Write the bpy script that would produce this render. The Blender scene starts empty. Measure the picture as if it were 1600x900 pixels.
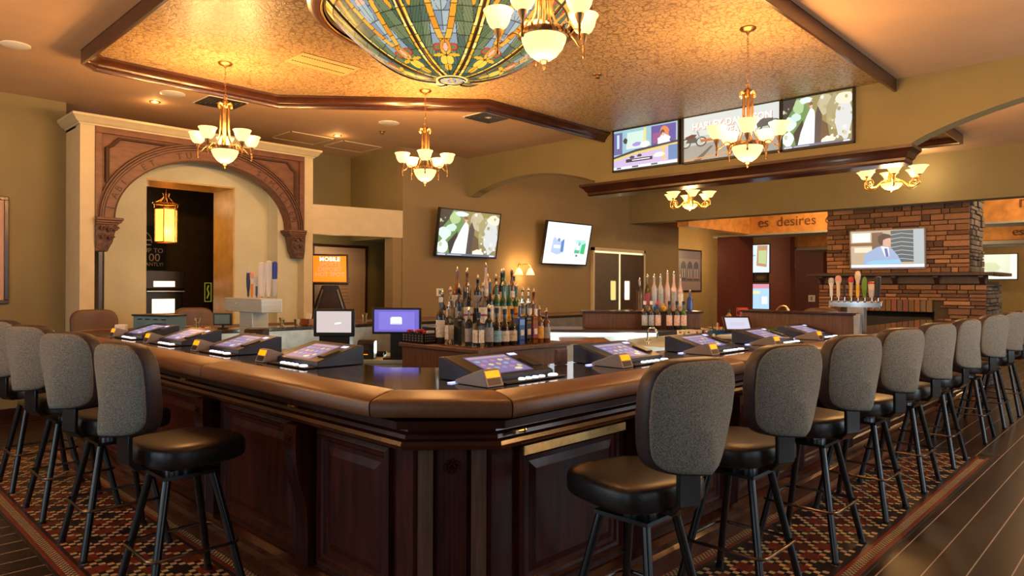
import bpy, math, random
from mathutils import Vector, Matrix
random.seed(7)
S = bpy.context.scene
COL = S.collection
PI = math.pi
def R(a): return math.radians(a)

# ---------------------------------------------------------------- camera, world, daylight, exposure
cd = bpy.data.cameras.new('camera'); cam = bpy.data.objects.new('camera', cd); COL.objects.link(cam)
YAW = 43.95
cd.sensor_width = 36; cd.lens = 1080/1600*36; cd.shift_y = -3/1600; cd.clip_start = .05
cam.location = (0, 0, 1.5)
cam.rotation_euler = (Matrix.Rotation(R(YAW-90), 3, 'Z') @ Matrix.Rotation(R(90), 3, 'X') @ Matrix.Rotation(.004, 3, 'Z')).to_euler()
S.camera = cam
S.view_settings.view_transform = 'Standard'; S.view_settings.look = 'None'
S.view_settings.gamma = 1; S.view_settings.use_curve_mapping = False
S.view_settings.exposure = 0.0
W = bpy.data.worlds.new('world'); S.world = W; W.use_nodes = True
W.node_tree.nodes['Background'].inputs[0].default_value = (.62, .80, 1, 1)
W.node_tree.nodes['Background'].inputs[1].default_value = .6
def area(name, loc, target, sx, sy, power, col):
    l = bpy.data.lights.new(name, 'AREA'); l.shape = 'RECTANGLE'; l.size = sx; l.size_y = sy; l.energy = power; l.color = col
    o = bpy.data.objects.new(name, l); COL.objects.link(o); o.location = loc
    d = Vector(target)-Vector(loc); o.rotation_euler = d.to_track_quat('-Z', 'Y').to_euler(); return o
DAY = (.70, .88, 1)
for x, e in ((1.2, 8), (4.0, 20), (6.8, 75), (9.6, 30), (12.4, 20)):
    area('window_daylight', (x, -2.75, 1.5), (x, 5, .9), 1.7, 2.1, e, DAY)
for y, e in ((.4, 12), (3.2, 20), (6.0, 34)):
    area('window_daylight', (-2.55, y, 1.5), (5, y, .9), 1.7, 2.1, e, DAY)

# ---------------------------------------------------------------- materials
def nt(name):
    m = bpy.data.materials.new(name); m.use_nodes = True
    return m, m.node_tree.nodes, m.node_tree.links, m.node_tree.nodes['Principled BSDF']
def mat(name, c, rough=.5, metal=0, var=.12, scale=8, bump=0, bscale=60, coat=0, spec=.5, stretch=(1, 1, 1), c2=None, detail=4):
    m, N, L, B = nt(name)
    B.inputs['Roughness'].default_value = rough; B.inputs['Metallic'].default_value = metal
    B.inputs['Coat Weight'].default_value = coat; B.inputs['Coat Roughness'].default_value = .12
    B.inputs['Specular IOR Level'].default_value = spec
    tc = N.new('ShaderNodeTexCoord'); mp = N.new('ShaderNodeMapping'); mp.inputs['Scale'].default_value = stretch
    L.new(tc.outputs['Object'], mp.inputs[0])
    nz = N.new('ShaderNodeTexNoise'); nz.inputs['Scale'].default_value = scale; nz.inputs['Detail'].default_value = detail
    L.new(mp.outputs[0], nz.inputs[0])
    rp = N.new('ShaderNodeValToRGB'); L.new(nz.outputs[0], rp.inputs[0])
    a = [max(0, v*(1-var)) for v in c]; b = [min(1, v*(1+var)) for v in (c2 or c)]
    rp.color_ramp.elements[0].position = .3; rp.color_ramp.elements[1].position = .7
    rp.color_ramp.elements[0].color = (*a, 1); rp.color_ramp.elements[1].color = (*b, 1)
    L.new(rp.outputs[0], B.inputs['Base Color'])
    if bump:
        n2 = N.new('ShaderNodeTexNoise'); n2.inputs['Scale'].default_value = bscale; L.new(mp.outputs[0], n2.inputs[0])
        bp = N.new('ShaderNodeBump'); bp.inputs['Strength'].default_value = bump; bp.inputs['Distance'].default_value = .01
        L.new(n2.outputs[0], bp.inputs['Height']); L.new(bp.outputs[0], B.inputs['Normal'])
    return m
def emis(name, c, s, base=None):
    m, N, L, B = nt(name)
    B.inputs['Base Color'].default_value = (*(base or c), 1); B.inputs['Roughness'].default_value = .3
    nz = N.new('ShaderNodeTexNoise'); nz.inputs['Scale'].default_value = 14; nz.inputs['Detail'].default_value = 3
    mx = N.new('ShaderNodeMix'); mx.data_type = 'RGBA'; L.new(nz.outputs[0], mx.inputs[0])
    mx.inputs[6].default_value = (*[v*.78 for v in c], 1); mx.inputs[7].default_value = (*[min(1, v*1.15) for v in c], 1)
    L.new(mx.outputs[2], B.inputs['Emission Color']); B.inputs['Emission Strength'].default_value = s
    return m
def vcol(name, rough=.4, emit=0, bump=0, metal=0):
    m, N, L, B = nt(name)
    at = N.new('ShaderNodeVertexColor'); at.layer_name = 'Col'
    B.inputs['Roughness'].default_value = rough; B.inputs['Metallic'].default_value = metal
    if emit:
        B.inputs['Base Color'].default_value = (.02, .02, .02, 1)
        L.new(at.outputs[0], B.inputs['Emission Color']); B.inputs['Emission Strength'].default_value = emit
    else: L.new(at.outputs[0], B.inputs['Base Color'])
    if name.startswith('backlit'): B.inputs['Specular IOR Level'].default_value = .12
    if bump:
        tc = N.new('ShaderNodeTexCoord'); n2 = N.new('ShaderNodeTexNoise'); n2.inputs['Scale'].default_value = 35; n2.inputs['Detail'].default_value = 6
        L.new(tc.outputs['Object'], n2.inputs[0]); bp = N.new('ShaderNodeBump'); bp.inputs['Strength'].default_value = bump
        bp.inputs['Distance'].default_value = .02; L.new(n2.outputs[0], bp.inputs['Height']); L.new(bp.outputs[0], B.inputs['Normal'])
    return m
def glass(name, c, rough=.03, alpha_tint=True):
    m, N, L, B = nt(name)
    B.inputs['Base Color'].default_value = (*c, 1); B.inputs['Roughness'].default_value = rough
    B.inputs['Transmission Weight'].default_value = 1; B.inputs['IOR'].default_value = 1.25
    return m
def wallpaper():
    m, N, L, B = nt('damask_wallpaper')
    tc = N.new('ShaderNodeTexCoord')
    n1 = N.new('ShaderNodeTexNoise'); n1.inputs['Scale'].default_value = 7; n1.inputs['Detail'].default_value = 2; L.new(tc.outputs['Object'], n1.inputs[0])
    mx = N.new('ShaderNodeMix'); mx.data_type = 'RGBA'; mx.inputs[0].default_value = .12
    L.new(tc.outputs['Object'], mx.inputs[6]); L.new(n1.outputs['Color'], mx.inputs[7])
    v = N.new('ShaderNodeTexVoronoi'); v.feature = 'DISTANCE_TO_EDGE'; v.inputs['Scale'].default_value = 21; L.new(mx.outputs[2], v.inputs['Vector'])
    n2 = N.new('ShaderNodeTexNoise'); n2.inputs['Scale'].default_value = 21; n2.inputs['Detail'].default_value = 1; n2.inputs['Distortion'].default_value = 3.2; L.new(mx.outputs[2], n2.inputs[0])
    r1 = N.new('ShaderNodeValToRGB'); L.new(v.outputs['Distance'], r1.inputs[0])
    r1.color_ramp.elements[0].position = .05; r1.color_ramp.elements[1].position = .1
    r2 = N.new('ShaderNodeValToRGB'); L.new(n2.outputs[0], r2.inputs[0])
    e = r2.color_ramp.elements; e[0].position = .44; e[0].color = (1, 1, 1, 1); e[1].position = .56; e[1].color = (1, 1, 1, 1)
    k = e.new(.5); k.color = (0, 0, 0, 1)
    mm = N.new('ShaderNodeMath'); mm.operation = 'MULTIPLY'; L.new(r1.outputs[0], mm.inputs[0]); L.new(r2.outputs[0], mm.inputs[1])
    c = N.new('ShaderNodeMix'); c.data_type = 'RGBA'; L.new(mm.outputs[0], c.inputs[0])
    c.inputs[6].default_value = (.21, .125, .048, 1); c.inputs[7].default_value = (.50, .36, .18, 1)
    L.new(c.outputs[2], B.inputs['Base Color']); B.inputs['Roughness'].default_value = .36
    bp = N.new('ShaderNodeBump'); bp.inputs['Strength'].default_value = .25; bp.inputs['Distance'].default_value = .01
    L.new(mm.outputs[0], bp.inputs['Height']); L.new(bp.outputs[0], B.inputs['Normal'])
    return m
def planks():
    m, N, L, B = nt('dark_plank_floor')
    tc = N.new('ShaderNodeTexCoord')
    mp = N.new('ShaderNodeMapping'); mp.inputs['Location'].default_value = (0, .06, 0); L.new(tc.outputs['Object'], mp.inputs[0])
    br = N.new('ShaderNodeTexBrick'); L.new(mp.outputs[0], br.inputs[0]); br.inputs['Scale'].default_value = 1
    br.inputs['Brick Width'].default_value = 7.5; br.inputs['Row Height'].default_value = .17; br.inputs['Mortar Size'].default_value = .0035
    br.inputs['Color1'].default_value = (.022, .010, .005, 1); br.inputs['Color2'].default_value = (.045, .020, .009, 1); br.inputs['Mortar'].default_value = (.62, .52, .42, 1)
    mp2 = N.new('ShaderNodeMapping'); mp2.inputs['Scale'].default_value = (1.2, 14, 1); L.new(tc.outputs['Object'], mp2.inputs[0])
    nz = N.new('ShaderNodeTexNoise'); nz.inputs['Scale'].default_value = 3; nz.inputs['Detail'].default_value = 6; L.new(mp2.outputs[0], nz.inputs[0])
    mx = N.new('ShaderNodeMix'); mx.data_type = 'RGBA'; mx.blend_type = 'MULTIPLY'; mx.inputs[0].default_value = .6
    L.new(br.outputs[0], mx.inputs[6]); L.new(nz.outputs['Color'], mx.inputs[7]); 
    L.new(mx.outputs[2], B.inputs['Base Color']); B.inputs['Roughness'].default_value = .3
    return m
M = {}
M['plank'] = planks(); M['wallpaper'] = wallpaper()
M['ceil'] = mat('tan_ceiling_paint', (.52, .35, .21), .75, var=.05, scale=2)
M['olive'] = mat('olive_wall_paint', (.22, .185, .085), .7, var=.06, scale=2, bump=.05, bscale=180)
M['khaki'] = mat('khaki_wall_paint', (.25, .19, .095), .7, var=.05, scale=2)
M['cream'] = mat('cream_painted_trim', (.56, .50, .33), .6, var=.05)
M['sage'] = mat('pale_sage_paint', (.56, .57, .43), .7, var=.06, scale=3)
M['mustard'] = mat('mustard_wall_paint', (.50, .34, .13), .7, var=.05)
M['orange'] = mat('orange_plaster', (.62, .27, .06), .7, var=.25, scale=6)
M['maroon'] = mat('maroon_column_paint', (.105, .018, .016), .55, var=.08)
M['greypaint'] = mat('grey_soffit_paint', (.38, .36, .30), .7, var=.05)
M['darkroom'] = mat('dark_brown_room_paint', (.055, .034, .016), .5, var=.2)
M['gold'] = mat('gold_reveal_paint', (.50, .32, .09), .35, var=.15)
M['mahog'] = mat('mahogany_bar_wood', (.042, .0075, .004), .36, var=.5, scale=5, stretch=(6, 6, .7), coat=.05, spec=.22)
M['mahogt'] = mat('polished_mahogany_moulding', (.048, .011, .005), .24, var=.3, scale=5, coat=.25, spec=.35)
M['walnut'] = mat('walnut_moulding', (.040, .013, .006), .28, var=.3, scale=6, coat=.4)
M['carved'] = mat('carved_arch_oak', (.135, .054, .027), .5, var=.28, scale=7, stretch=(1, 1, 3))
M['carvedd'] = mat('dark_incised_oak', (.05, .02, .01), .6, var=.2)
M['capital'] = mat('dark_carved_capital', (.10, .045, .028), .5, var=.5, scale=25, bump=.6, bscale=45)
M['island'] = mat('brown_laminate_wood', (.12, .06, .038), .45, var=.3, scale=8, stretch=(9, 9, .6))
M['rail'] = mat('brown_padded_vinyl', (.17, .075, .032), .36, var=.12, scale=60, bump=.12, bscale=260)
M['granite'] = mat('dark_granite', (.030, .020, .014), .08, var=.5, scale=70, coat=.3)
M['vinyl'] = mat('black_vinyl', (.018, .014, .014), .34, var=.2, scale=40, bump=.08, bscale=200)
M['vinylside'] = mat('charcoal_vinyl', (.035, .028, .034), .45, var=.2, scale=40)
M['fabric'] = mat('grey_woven_fabric', (.155, .148, .118), .9, var=.5, scale=220, bump=.3, bscale=350, c2=(.23, .218, .175))
M['brownv'] = mat('brown_vinyl', (.10, .05, .03), .4, var=.15)
M['blackm'] = mat('black_enamel_metal', (.012, .012, .013), .22, var=.3, scale=30, coat=.3)
M['ringm'] = mat('worn_steel_ring', (.16, .14, .13), .3, metal=1, var=.5, scale=9)
M['chrome'] = mat('chrome', (.75, .77, .78), .12, metal=1, var=.05)
M['steel'] = mat('brushed_stainless', (.60, .68, .68), .34, metal=.55, var=.08, scale=4, stretch=(1, 1, 20))
M['steeld'] = mat('dull_stainless', (.35, .36, .34), .4, metal=1, var=.2)
M['brass'] = mat('aged_brass', (.62, .38, .14), .3, metal=1, var=.25, scale=20)
M['bronze'] = mat('antique_bronze', (.30, .17, .07), .38, metal=1, var=.4, scale=20)
M['goldm'] = mat('gilt_scroll_metal', (.85, .55, .2), .3, metal=1, var=.2)
M['black'] = mat('black_plastic', (.012, .012, .014), .35, var=.2)
M['navy'] = mat('navy_plastic', (.02, .03, .07), .4, var=.2)
M['grey'] = mat('grey_metallic_plastic', (.30, .28, .29), .35, var=.1)
M['blue'] = mat('bright_blue_plastic', (.02, .15, .55), .35, var=.15)
M['slate'] = mat('slate_blue_metal', (.10, .20, .26), .4, var=.15)
M['white'] = mat('white_plastic', (.75, .74, .70), .4, var=.05)
M['paper'] = mat('white_paper', (.8, .78, .74), .7, var=.04)
M['red'] = mat('red_plastic', (.6, .03, .02), .4, var=.1)
M['green'] = mat('green_plastic', (.03, .22, .10), .4, var=.1)
M['greencap'] = mat('green_foil', (.05, .25, .06), .3, var=.1)
M['yellow'] = mat('yellow_label', (.8, .5, .05), .5, var=.08)
M['doorw'] = mat('dark_brown_door', (.045, .022, .016), .4, var=.3, scale=4, stretch=(5, 5, .6))
M['doorg'] = mat('grey_brown_door', (.085, .065, .055), .4, var=.15)
M['chairw'] = mat('honey_chair_wood', (.26, .10, .03), .35, var=.2)
M['shade'] = emis('glowing_amber_glass', (1, .66, .26), 1.5, (.8, .6, .35))
M['bowl'] = emis('glowing_alabaster_bowl', (1, .64, .26), 1.45, (.8, .6, .35))
M['lantern'] = emis('lit_lantern_glass', (1, .45, .07), 2.4)
M['flame'] = emis('lit_bulb', (1, .8, .4), 14)
M['amberlit'] = emis('lit_orange_panel', (1, .27, .0), 1.7)
M['btn'] = emis('lit_white_button', (.93, .93, 1), 1.6)
M['bluelit'] = emis('lit_blue_strip', (.45, .5, 1), 1.8)
M['coolstrip'] = emis('cool_shelf_light', (.9, 1, .85), 2.0)
M['doorlit'] = emis('lit_kitchen_beyond_door', (1, .95, .6), 1.6)
M['slitlit'] = emis('light_through_door_gap', (1, .8, .45), 1.1)
M['doorlit2'] = emis('dim_kitchen_light', (.75, .72, .25), .8)
M['daypane'] = emis('bright_day_sky', (.7, .85, 1), 1.5)
M['col'] = vcol('coloured_print', .45); M['colE'] = vcol('lit_screen_picture', .3, 1.15)
M['stone'] = vcol('ledge_stone', .75, bump=.9); M['tile'] = vcol('encaustic_tile', .35)
M['rimwood'] = mat('red_mahogany_rim', (.16, .040, .013), .3, var=.3, coat=.4)
M['glassart'] = vcol('backlit_stained_glass', .45, 1.25)
def G(name, c, r=.06): M[name] = mat(name, c, r, var=.15, scale=10, coat=.6)
G('amber_glass', (.16, .045, .008)); G('clear_glass', (.38, .36, .30)); G('dark_glass', (.012, .012, .010)); G('green_glass', (.02, .10, .02))
G('blue_glass', (.02, .07, .35)); G('pink_glass', (.62, .45, .40)); G('gold_glass', (.35, .20, .04)); G('silver_bottle', (.42, .42, .45), .15)

M['clear_glass'] = glass('clear_bottle_glass', (.80, .80, .74), .04)

# ---------------------------------------------------------------- mesh builder
class MB:
    def __init__(s): s.v = []; s.f = []; s.m = []; s.c = []; s.mats = []; s.cur = 0; s.col = (1, 1, 1)
    def use(s, m):
        m = M[m] if isinstance(m, str) else m
        if m not in s.mats: s.mats.append(m)
        s.cur = s.mats.index(m); return s
    def add(s, vs, fs):
        o = len(s.v); s.v += [tuple(p) for p in vs]
        for f in fs: s.f.append([i+o for i in f]); s.m.append(s.cur); s.c.append(s.col)
        return s
    def b(s, x0, x1, y0, y1, z0, z1):
        return s.add([(x0, y0, z0), (x1, y0, z0), (x1, y1, z0), (x0, y1, z0), (x0, y0, z1), (x1, y0, z1), (x1, y1, z1), (x0, y1, z1)],
            [(0, 3, 2, 1), (4, 5, 6, 7), (0, 1, 5, 4), (1, 2, 6, 5), (2, 3, 7, 6), (3, 0, 4, 7)])
    def box(s, c, d, T=None):
        k = len(s.v); s.b(-d[0]/2, d[0]/2, -d[1]/2, d[1]/2, -d[2]/2, d[2]/2)
        for i in range(k, len(s.v)):
            p = Vector(s.v[i]); p = (T @ p) if T else p; s.v[i] = tuple(p+Vector(c))
        return s
    def ring(s, rings, closed_v=False, cap=True, flip=False):
        n = len(rings[0]); o = len(s.v)
        for r_ in rings: s.v += [tuple(p) for p in r_]
        m = len(rings)
        for i in range(m if closed_v else m-1):
            a = o+i*n; b2 = o+((i+1) % m)*n
            for j in range(n):
                k = (j+1) % n; f = [a+j, a+k, b2+k, b2+j]
                s.f.append(f[::-1] if flip else f); s.m.append(s.cur); s.c.append(s.col)
        if cap and not closed_v:
            s.f.append([o+j for j in range(n)][::-1]); s.m.append(s.cur); s.c.append(s.col)
            s.f.append([o+(m-1)*n+j for j in range(n)]); s.m.append(s.cur); s.c.append(s.col)
        return s
    def lathe(s, prof, c=(0, 0, 0), n=20, cap=True, sx=1, sy=1, T=None):
        rs = []
        for r_, z in prof:
            q = []
            for j in range(n):
                a = 2*PI*j/n; p = Vector((r_*math.cos(a)*sx, r_*math.sin(a)*sy, z)); p = (T @ p) if T else p
                q.append(p+Vector(c))
            rs.append(q)
        return s.ring(rs, cap=cap)
    def tube(s, pts, r_, n=8, closed=False, cap=True):
        pts = [Vector(p) for p in pts]; m = len(pts); rs = []; up = None
        for i, p in enumerate(pts):
            a = pts[(i-1) % m] if (closed or i > 0) else p; b2 = pts[(i+1) % m] if (closed or i < m-1) else p
            t = (b2-a).normalized()
            if up is None: up = t.orthogonal().normalized()
            else: up = (up-t*up.dot(t)).normalized()
            w = t.cross(up); rr = r_[i] if isinstance(r_, (list, tuple)) else r_
            rs.append([p+up*rr*math.cos(2*PI*j/n)+w*rr*math.sin(2*PI*j/n) for j in range(n)])
        return s.ring(rs, closed_v=closed, cap=cap)
    def prism(s, poly, lo, hi, axis='z'):
        f = {'z': lambda a, b2, h: (a, b2, h), 'y': lambda a, b2, h: (a, h, b2), 'x': lambda a, b2, h: (h, a, b2)}[axis]
        n = len(poly); vs = [f(a, b2, lo) for a, b2 in poly]+[f(a, b2, hi) for a, b2 in poly]
        return s.add(vs, [list(range(n))[::-1], list(range(n, 2*n))]+[[i, (i+1) % n, n+(i+1) % n, n+i] for i in range(n)])
    def sweep(s, prof, path, closed=False):
        # prof: (offset to the left of travel, z); path: xy points
        P2 = [Vector(p) for p in path]; m = len(P2); rs = []
        for i, p in enumerate(P2):
            if closed or 0 < i < m-1:
                d1 = (p-P2[(i-1) % m]).normalized(); d2 = (P2[(i+1) % m]-p).normalized()
                n1 = Vector((-d1.y, d1.x)); n2 = Vector((-d2.y, d2.x)); b2 = (n1+n2).normalized(); b2 = b2/max(.3, b2.dot(n1))
            else:
                d = (P2[1]-p if i == 0 else p-P2[i-1]).normalized(); b2 = Vector((-d.y, d.x))
            rs.append([(p.x+b2.x*o, p.y+b2.y*o, z) for o, z in prof])
        return s.ring(rs, closed_v=closed, flip=True)
    def text(s, t, size, loc, T, depth=.002, align='CENTER', bold=0):
        cu = bpy.data.curves.new('t', 'FONT'); cu.body = t; cu.size = size; cu.extrude = depth; cu.align_x = align; cu.align_y = 'CENTER'; cu.offset = bold; cu.resolution_u = 3
        o = bpy.data.objects.new('t', cu); COL.objects.link(o); bpy.context.view_layer.update()
        me = bpy.data.meshes.new_from_object(o.evaluated_get(bpy.context.evaluated_depsgraph_get()))
        vs = [T @ v.co+Vector(loc) for v in me.vertices]; s.add(vs, [list(p.vertices) for p in me.polygons])
        bpy.data.objects.remove(o); bpy.data.curves.remove(cu); bpy.data.meshes.remove(me); return s
    def mk(s, name, m=None, parent=None, smooth=35, bevel=0, loc=None, fix=True):
        me = bpy.data.meshes.new(name); me.from_pydata(s.v, [], s.f); me.update()
        ms = s.mats or [M[m] if isinstance(m, str) else m]
        for q in ms: me.materials.append(q)
        if len(ms) > 1:
            for p, i in zip(me.polygons, s.m): p.material_index = i
        if any(c != (1, 1, 1) for c in s.c):
            ca = me.color_attributes.new('Col', 'FLOAT_COLOR', 'CORNER')
            for p, c in zip(me.polygons, s.c):
                for li in p.loop_indices: ca.data[li].color = (*c, 1)
        if fix:
            import bmesh
            bm = bmesh.new(); bm.from_mesh(me); bmesh.ops.recalc_face_normals(bm, faces=bm.faces[:]); bm.to_mesh(me); bm.free()
        if smooth:
            me.shade_smooth(); me.set_sharp_from_angle(angle=R(smooth))
        o = bpy.data.objects.new(name, me); COL.objects.link(o)
        if parent: o.parent = parent
        if loc: o.location = loc
        if bevel:
            q = o.modifiers.new('bevel', 'BEVEL'); q.width = bevel; q.segments = 2; q.limit_method = 'ANGLE'; q.angle_limit = R(40)
        return o
def thing(name, label, cat, loc=(0, 0, 0), rz=0, group=None):
    o = bpy.data.objects.new(name, None); COL.objects.link(o); o.location = loc; o.rotation_euler = (0, 0, rz); o.empty_display_size = .1
    return tag(o, label, cat, group)
def tag(o, label, cat, group=None):
    o['label'] = label; o['category'] = cat
    if group: o['group'] = group
    return o
def struct(o, label=None):
    o['kind'] = 'structure'
    if label: o['label'] = label
    return o
def dup(root, loc, rz, label, group=None):
    def cp(o, parent):
        c = o.copy(); COL.objects.link(c)
        if parent: c.parent = parent
        for ch in [x for x in KIDS.get(o.name, [])]: cp(ch, c)
        return c
    r_ = cp(root, None); r_.location = loc; r_.rotation_euler = (0, 0, rz); r_['label'] = label
    if group: r_['group'] = group
    return r_
KIDS = {}
def index(root):
    for o in bpy.data.objects:
        if o.parent: 
            l = KIDS.setdefault(o.parent.name, [])
            if o not in l: l.append(o)
VR = Matrix.Rotation(R(90), 3, 'X')      # text standing upright, facing local -Y
def bulb(loc, e, r_=.04, col=(1, .50, .165)):  # serves lamp bulbs and also added fill lights that have no fixture
    l = bpy.data.lights.new('bulb_or_fill_light', 'POINT'); l.energy = e; l.color = col; l.shadow_soft_size = r_
    o = bpy.data.objects.new('bulb_or_fill_light', l); COL.objects.link(o); o.location = loc; return o
# ================================================================ THE ROOM
CZ = 3.54
struct(MB().b(-2.7, 21, -2.9, 12.2, -.12, 0).mk('floor', 'plank', smooth=0), 'dark plank floor with pale joints')
struct(MB().b(-2.7, 21, -2.9, 12.2, CZ, CZ+.15).mk('ceiling', 'ceil', smooth=0), 'plain tan ceiling')
def wall(name, axis, c0, c1, a0, a1, z0, z1, holes, m):
    b = MB()
    def put(u0, u1, w0, w1):
        if u1-u0 < 1e-4 or w1-w0 < 1e-4: return
        if axis == 'y': b.b(u0, u1, c0, c1, w0, w1)
        else: b.b(c0, c1, u0, u1, w0, w1)
    cur = a0
    for (h0, h1, hz0, hz1) in sorted(holes):
        put(cur, h0, z0, z1); put(h0, h1, z0, hz0); put(h0, h1, hz1, z1); cur = h1
    put(cur, a1, z0, z1)
    return struct(b.mk(name, m, smooth=0))
wx = (1.2, 4.0, 6.8, 9.6, 12.4); wy = (.4, 3.2, 6.0)
wall('wall_front', 'y', -3.0, -2.85, -2.7, 21, 0, CZ, [(x-.85, x+.85, .45, 2.55) for x in wx], 'olive')
wall('wall_near', 'x', -2.8, -2.65, -2.9, 9.2, 0, CZ, [(y-.85, y+.85, .45, 2.55) for y in wy], 'olive')
k = 0
for x in wx:
    k += 1; b = MB()
    for (q0, q1, z0, z1) in ((-.85, -.79, .45, 2.55), (.79, .85, .45, 2.55), (-.79, .79, .45, .51), (-.79, .79, 2.49, 2.55), (-.02, .02, .51, 2.49), (-.79, .79, 1.48, 1.52)):
        b.b(x+q0, x+q1, -2.98, -2.9, z0, z1)
    struct(b.mk('window_%d' % k, 'walnut', smooth=0))
for y in wy:
    k += 1; b = MB()
    for (q0, q1, z0, z1) in ((-.85, -.79, .45, 2.55), (.79, .85, .45, 2.55), (-.79, .79, .45, .51), (-.79, .79, 2.49, 2.55), (-.02, .02, .51, 2.49), (-.79, .79, 1.48, 1.52)):
        b.b(-2.78, -2.70, y+q0, y+q1, z0, z1)
    struct(b.mk('window_%d' % k, 'walnut', smooth=0))

# far left wall with baseboard
struct(MB().b(-2.7, 2.11, 9.0, 9.2, 0, CZ).mk('wall_left', 'olive', smooth=0))
struct(MB().b(-2.7, 2.11, 8.97, 9.0, 0, .17).b(-2.7, 2.11, 8.96, 9.0, 0, .03).mk('baseboard_left', 'walnut', smooth=0))
# wall behind the arch unit and the alcove
wall('wall_back', 'y', 9.58, 9.72, 2.0, 7.4, 0, CZ, [(2.55, 4.45, 0, 2.95)], 'olive')
struct(MB().b(6.19, 7.4, 8.34, 9.58, 2.21, CZ).b(7.3, 7.4, 8.34, 9.58, 0, 2.21).mk('wall_alcove', 'olive', smooth=0))
struct(MB().b(6.19, 10.72, 8.2, 8.34, 0, CZ).b(10.72, 12.48, 8.2, 8.34, 2.26, CZ).b(12.48, 13.97, 8.2, 8.34, 0, CZ).mk('wall_rear', 'khaki', smooth=0))
struct(MB().b(13.90, 13.97, 8.34, 9.2, 0, CZ).mk('wall_return', 'greypaint', smooth=0))
struct(MB().b(13.9, 20, 9.2, 9.35, 0, CZ).mk('wall_recess', 'mustard', smooth=0))
struct(MB().b(20, 20.2, -2.9, 9.3, 0, CZ).mk('wall_far', 'mustard', smooth=0))
# header over the alcove and its jamb
struct(MB().prism([(4.87, 8.45), (6.19, 8.2), (6.19, 8.34), (4.87, 8.60)], 2.20, 2.60, 'z').mk('trim_1', 'cream', smooth=0), 'cream boxed header over the alcove')
struct(MB().b(6.03, 6.19, 8.22, 8.42, 0, 2.20).mk('trim_2', 'khaki', smooth=0), 'jamb of the alcove')
# cream piers and cornice of the arch unit
struct(MB().b(2.11, 2.25, 8.45, 9.58, 0, 3.23).b(4.74, 4.87, 8.45, 9.58, 0, 3.23).b(2.11, 4.87, 8.62, 9.58, 3.2, 3.23).mk('wall_arch', 'cream', smooth=0), 'cream piers either side of the arch')
struct(MB().sweep([(0, 3.22), (-.015, 3.22), (-.02, 3.235), (-.05, 3.25), (-.075, 3.29), (-.09, 3.30), (-.09, 3.325), (.1, 3.325), (.1, 3.22)], [(2.11, 9.0), (2.11, 8.45), (4.87, 8.45), (4.87, 9.5)]).mk('trim_3', 'cream'), 'cream cornice above the arch')
# niche inside the arch, doorway and dark room beyond
wall('wall_niche', 'y', 8.9, 9.05, 2.47, 4.45, 0, 3.2, [(2.92, 3.99, 0, 2.76)], 'sage')
struct(MB().b(2.25, 2.42, 9.3, 9.4, 0, 3.2).b(4.45, 4.74, 8.62, 9.05, 0, 3.2).mk('wall_jamb', 'sage', smooth=0))
struct(MB().b(2.42, 2.47, 8.93, 9.4, 0, 3.2).mk('dark_strip', 'walnut', smooth=0), 'dark vertical strip beside the niche')  # dark strip set between the niche wall and the pier
struct(MB().b(3.97, 3.99, 8.89, 9.5, 0, 2.76).b(2.92, 3.99, 8.89, 9.5, 2.755, 2.775).b(2.9, 2.92, 9.05, 9.5, 0, 2.76).mk('trim_5', 'gold', smooth=0), 'gold painted doorway reveal')
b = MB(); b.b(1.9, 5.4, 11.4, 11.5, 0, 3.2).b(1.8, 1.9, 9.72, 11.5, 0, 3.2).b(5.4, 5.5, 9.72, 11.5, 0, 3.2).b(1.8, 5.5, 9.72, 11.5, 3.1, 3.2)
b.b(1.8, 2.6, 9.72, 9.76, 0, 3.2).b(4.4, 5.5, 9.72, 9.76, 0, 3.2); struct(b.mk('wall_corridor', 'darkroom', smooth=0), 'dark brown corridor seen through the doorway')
struct(MB().b(4.72, 4.78, 11.33, 11.4, 0, 2.1).b(5.3, 5.36, 11.33, 11.4, 0, 2.1).b(4.72, 5.36, 11.33, 11.4, 2.1, 2.16).mk('door_1', 'walnut', smooth=0))

# plastered header carrying the three televisions, with an arch at each end
def arc(y0, z0, y1, z1, rise, n=20):
    r_ = []
    for i in range(n+1):
        t = i/n; r_.append((y0+(y1-y0)*t, z0+(z1-z0)*t+rise*math.sin(PI*t)**.8))
    return r_
poly = [(8.2, CZ), (8.2, 2.93)]+arc(8.12, 2.93, 5.70, 2.93, .21)+[(5.66, 2.93), (5.66, 2.86), (1.95, 2.86)]+arc(1.93, 2.86, -1.6, 2.86, .40)+[(-2.85, 2.86), (-2.85, CZ)]
def strip(poly, n0, x0, x1): pass
b = MB()
# built as thin vertical slices so every face stays planar
pts = poly[1:-1]
for i in range(len(pts)-1):
    (ya, za), (yb, zb) = pts[i], pts[i+1]
    if abs(ya-yb) < 1e-5: continue
    b.add([(7.47, ya, za), (7.47, yb, zb), (7.47, yb, CZ), (7.47, ya, CZ), (7.67, ya, za), (7.67, yb, zb), (7.67, yb, CZ), (7.67, ya, CZ)],
          [(0, 1, 2, 3), (4, 7, 6, 5), (0, 4, 5, 1)])
b.b(7.47, 7.67, 5.655, 5.665, 2.86, 2.93)
struct(b.mk('wall_header', 'olive', smooth=25, fix=False), 'plastered header wall with shallow arches')
prof = [(0, 2.71), (-.02, 2.71), (-.035, 2.73), (-.035, 2.755), (-.055, 2.77), (-.07, 2.80), (-.10, 2.825), (-.115, 2.835), (-.115, 2.865), (0, 2.865)]
b = MB().sweep([(o, z) for o, z in prof], [(7.67, 5.70), (7.44, 5.70), (7.44, 1.93), (7.67, 1.93)]); b.b(7.44, 7.68, 1.93, 5.70, 2.71, 2.86)
struct(b.mk('trim_6', 'walnut'), 'dark crown moulding under the televisions')
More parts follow.
